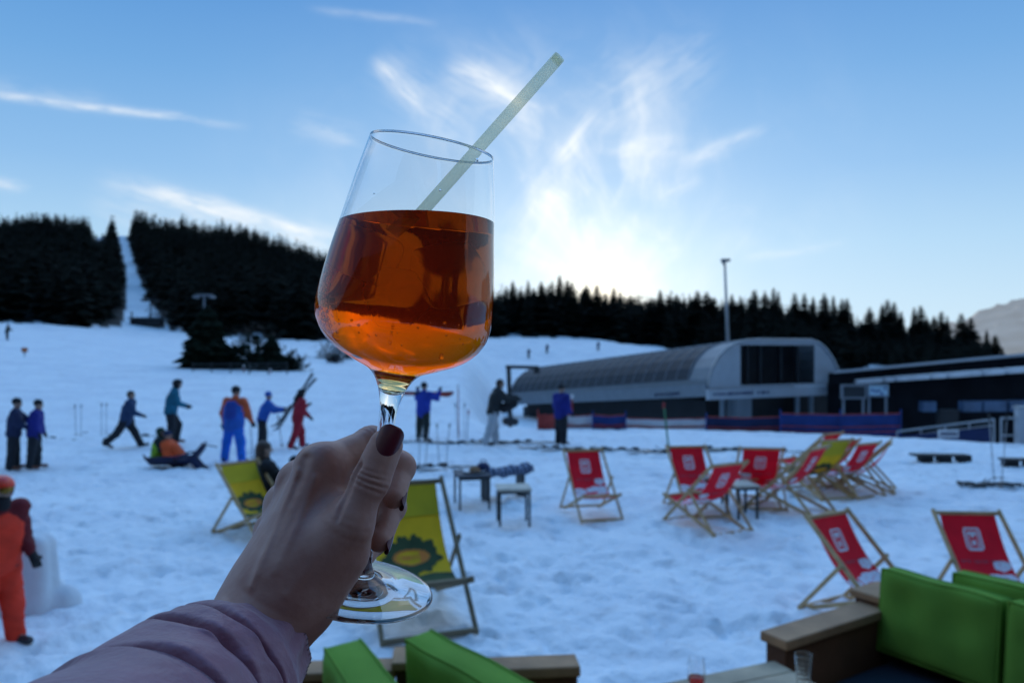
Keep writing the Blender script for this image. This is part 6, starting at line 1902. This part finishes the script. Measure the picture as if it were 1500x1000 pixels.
# puffy sleeve
M_sleeve = mat('mauve_puffer', (.27, .105, .14), .5, .12, 25, bump=.22, bscale=120, sheen=.25)
axp = [hp(390, 938, .385), hp(364, 964, .372), hp(312, 1010, .350), hp(256, 1060, .325), hp(190, 1130, .290), hp(60, 1260, .235)]
ts = np.array([0, .06, .25, .48, .75, 1.0])
_tt = np.linspace(-.15, 1.1, 251)
_ax = np.stack([np.interp(_tt, ts, [p[k] for p in axp]) for k in range(3)], 1)
_ax[_tt < 0] = axp[0] + (axp[1] - axp[0]) / .06 * _tt[_tt < 0][:, None]
_w = np.exp(-(np.arange(-24, 25) / 10.0) ** 2); _w /= _w.sum()
_pad = np.concatenate([np.repeat(_ax[:1], 24, 0), _ax, np.repeat(_ax[-1:], 24, 0)])
_ax = np.stack([np.convolve(_pad[:, k], _w, 'valid') for k in range(3)], 1)
def axis_at(t): return np.array([np.interp(t, _tt, _ax[:, k]) for k in range(3)])
vs, fs = [], []
NR_, NA = 150, 120
for i in range(NR_ + 1):
    t = i / NR_
    c = axis_at(t); a = axis_at(min(1, t + .03)) - axis_at(max(0, t - .03)); a /= np.linalg.norm(a)
    u = np.cross(a, (0, 1, 0)); u /= np.linalg.norm(u); w = np.cross(a, u)
    base = np.interp(t, [0, .02, .06, .14, .25, .5, 1], [.0268, .0275, .0305, .0385, .0420, .0455, .0520])
    for k in range(NA):
        ph = 2 * math.pi * k / NA
        nz = float(vnoise(np.array(math.cos(ph) * 1.6 + 9 + t * 3), np.array(math.sin(ph) * 1.6 + t * 7), 61))
        s1 = .205 + .035 * math.sin(ph * 1.0 + .6) + .015 * nz; s2 = .43 + .05 * math.sin(ph + 1.5) + .02 * nz; s3 = .70 + .05 * math.sin(ph + .4)
        g = sum(am * math.exp(-((t - s) / wd_) ** 2) for s, am, wd_ in ((s1, .0040, .018), (s2, .0060, .022), (s3, .008, .03)))
        gath = .0011 * math.sin(ph * 11 + 3 * nz) * math.exp(-((t - .045) / .05) ** 2) + .0014 * math.sin(ph * 7 + t * 20 + 4 * nz) * math.exp(-((t - s1) / .05) ** 2) + .0016 * math.sin(ph * 6 + 5 * nz + t * 14) * math.exp(-((t - s2) / .06) ** 2)
        r = base - g + gath + .0022 * nz * min(1, t * 6)
        vs.append(c + r * (math.cos(ph) * u + math.sin(ph) * w))
for i in range(NR_):
    for k in range(NA): fs.append((i * NA + k, i * NA + (k + 1) % NA, (i + 1) * NA + (k + 1) % NA, (i + 1) * NA + k))
# turned-in cuff
o0 = len(vs)
c = axis_at(0); a = axis_at(.03) - c; a /= np.linalg.norm(a)
for j in range(1, 6):
    for k in range(NA):
        p = np.array(vs[k]); vs.append(p + a * .004 * j + (c - p) * (.05 + .012 * j))
for j in range(5):
    for k in range(NA):
        A = (k if j == 0 else o0 + (j - 1) * NA + k); B = ((k + 1) % NA if j == 0 else o0 + (j - 1) * NA + (k + 1) % NA)
        fs.append((B, A, o0 + j * NA + k, o0 + j * NA + (k + 1) % NA))
fs.append(tuple(NR_ * NA + k for k in range(NA)))
sl = MB().add(vs, fs).build('sleeve', M_sleeve, HOLDER, True)
# stitches along the cuff
mb = MB(); ring = [np.array(vs[k]) for k in range(NA)]
for k in range(0, NA, 2):
    p = ring[k]; mb.tube([p + (p - c) * .012 + a * .0022, p + (p - c) * .016 + a * .0004], .00025, 4)
mb.build('cuff_stitching', mat('dark_thread', (.03, .02, .03), .8, .2, 30), sl)
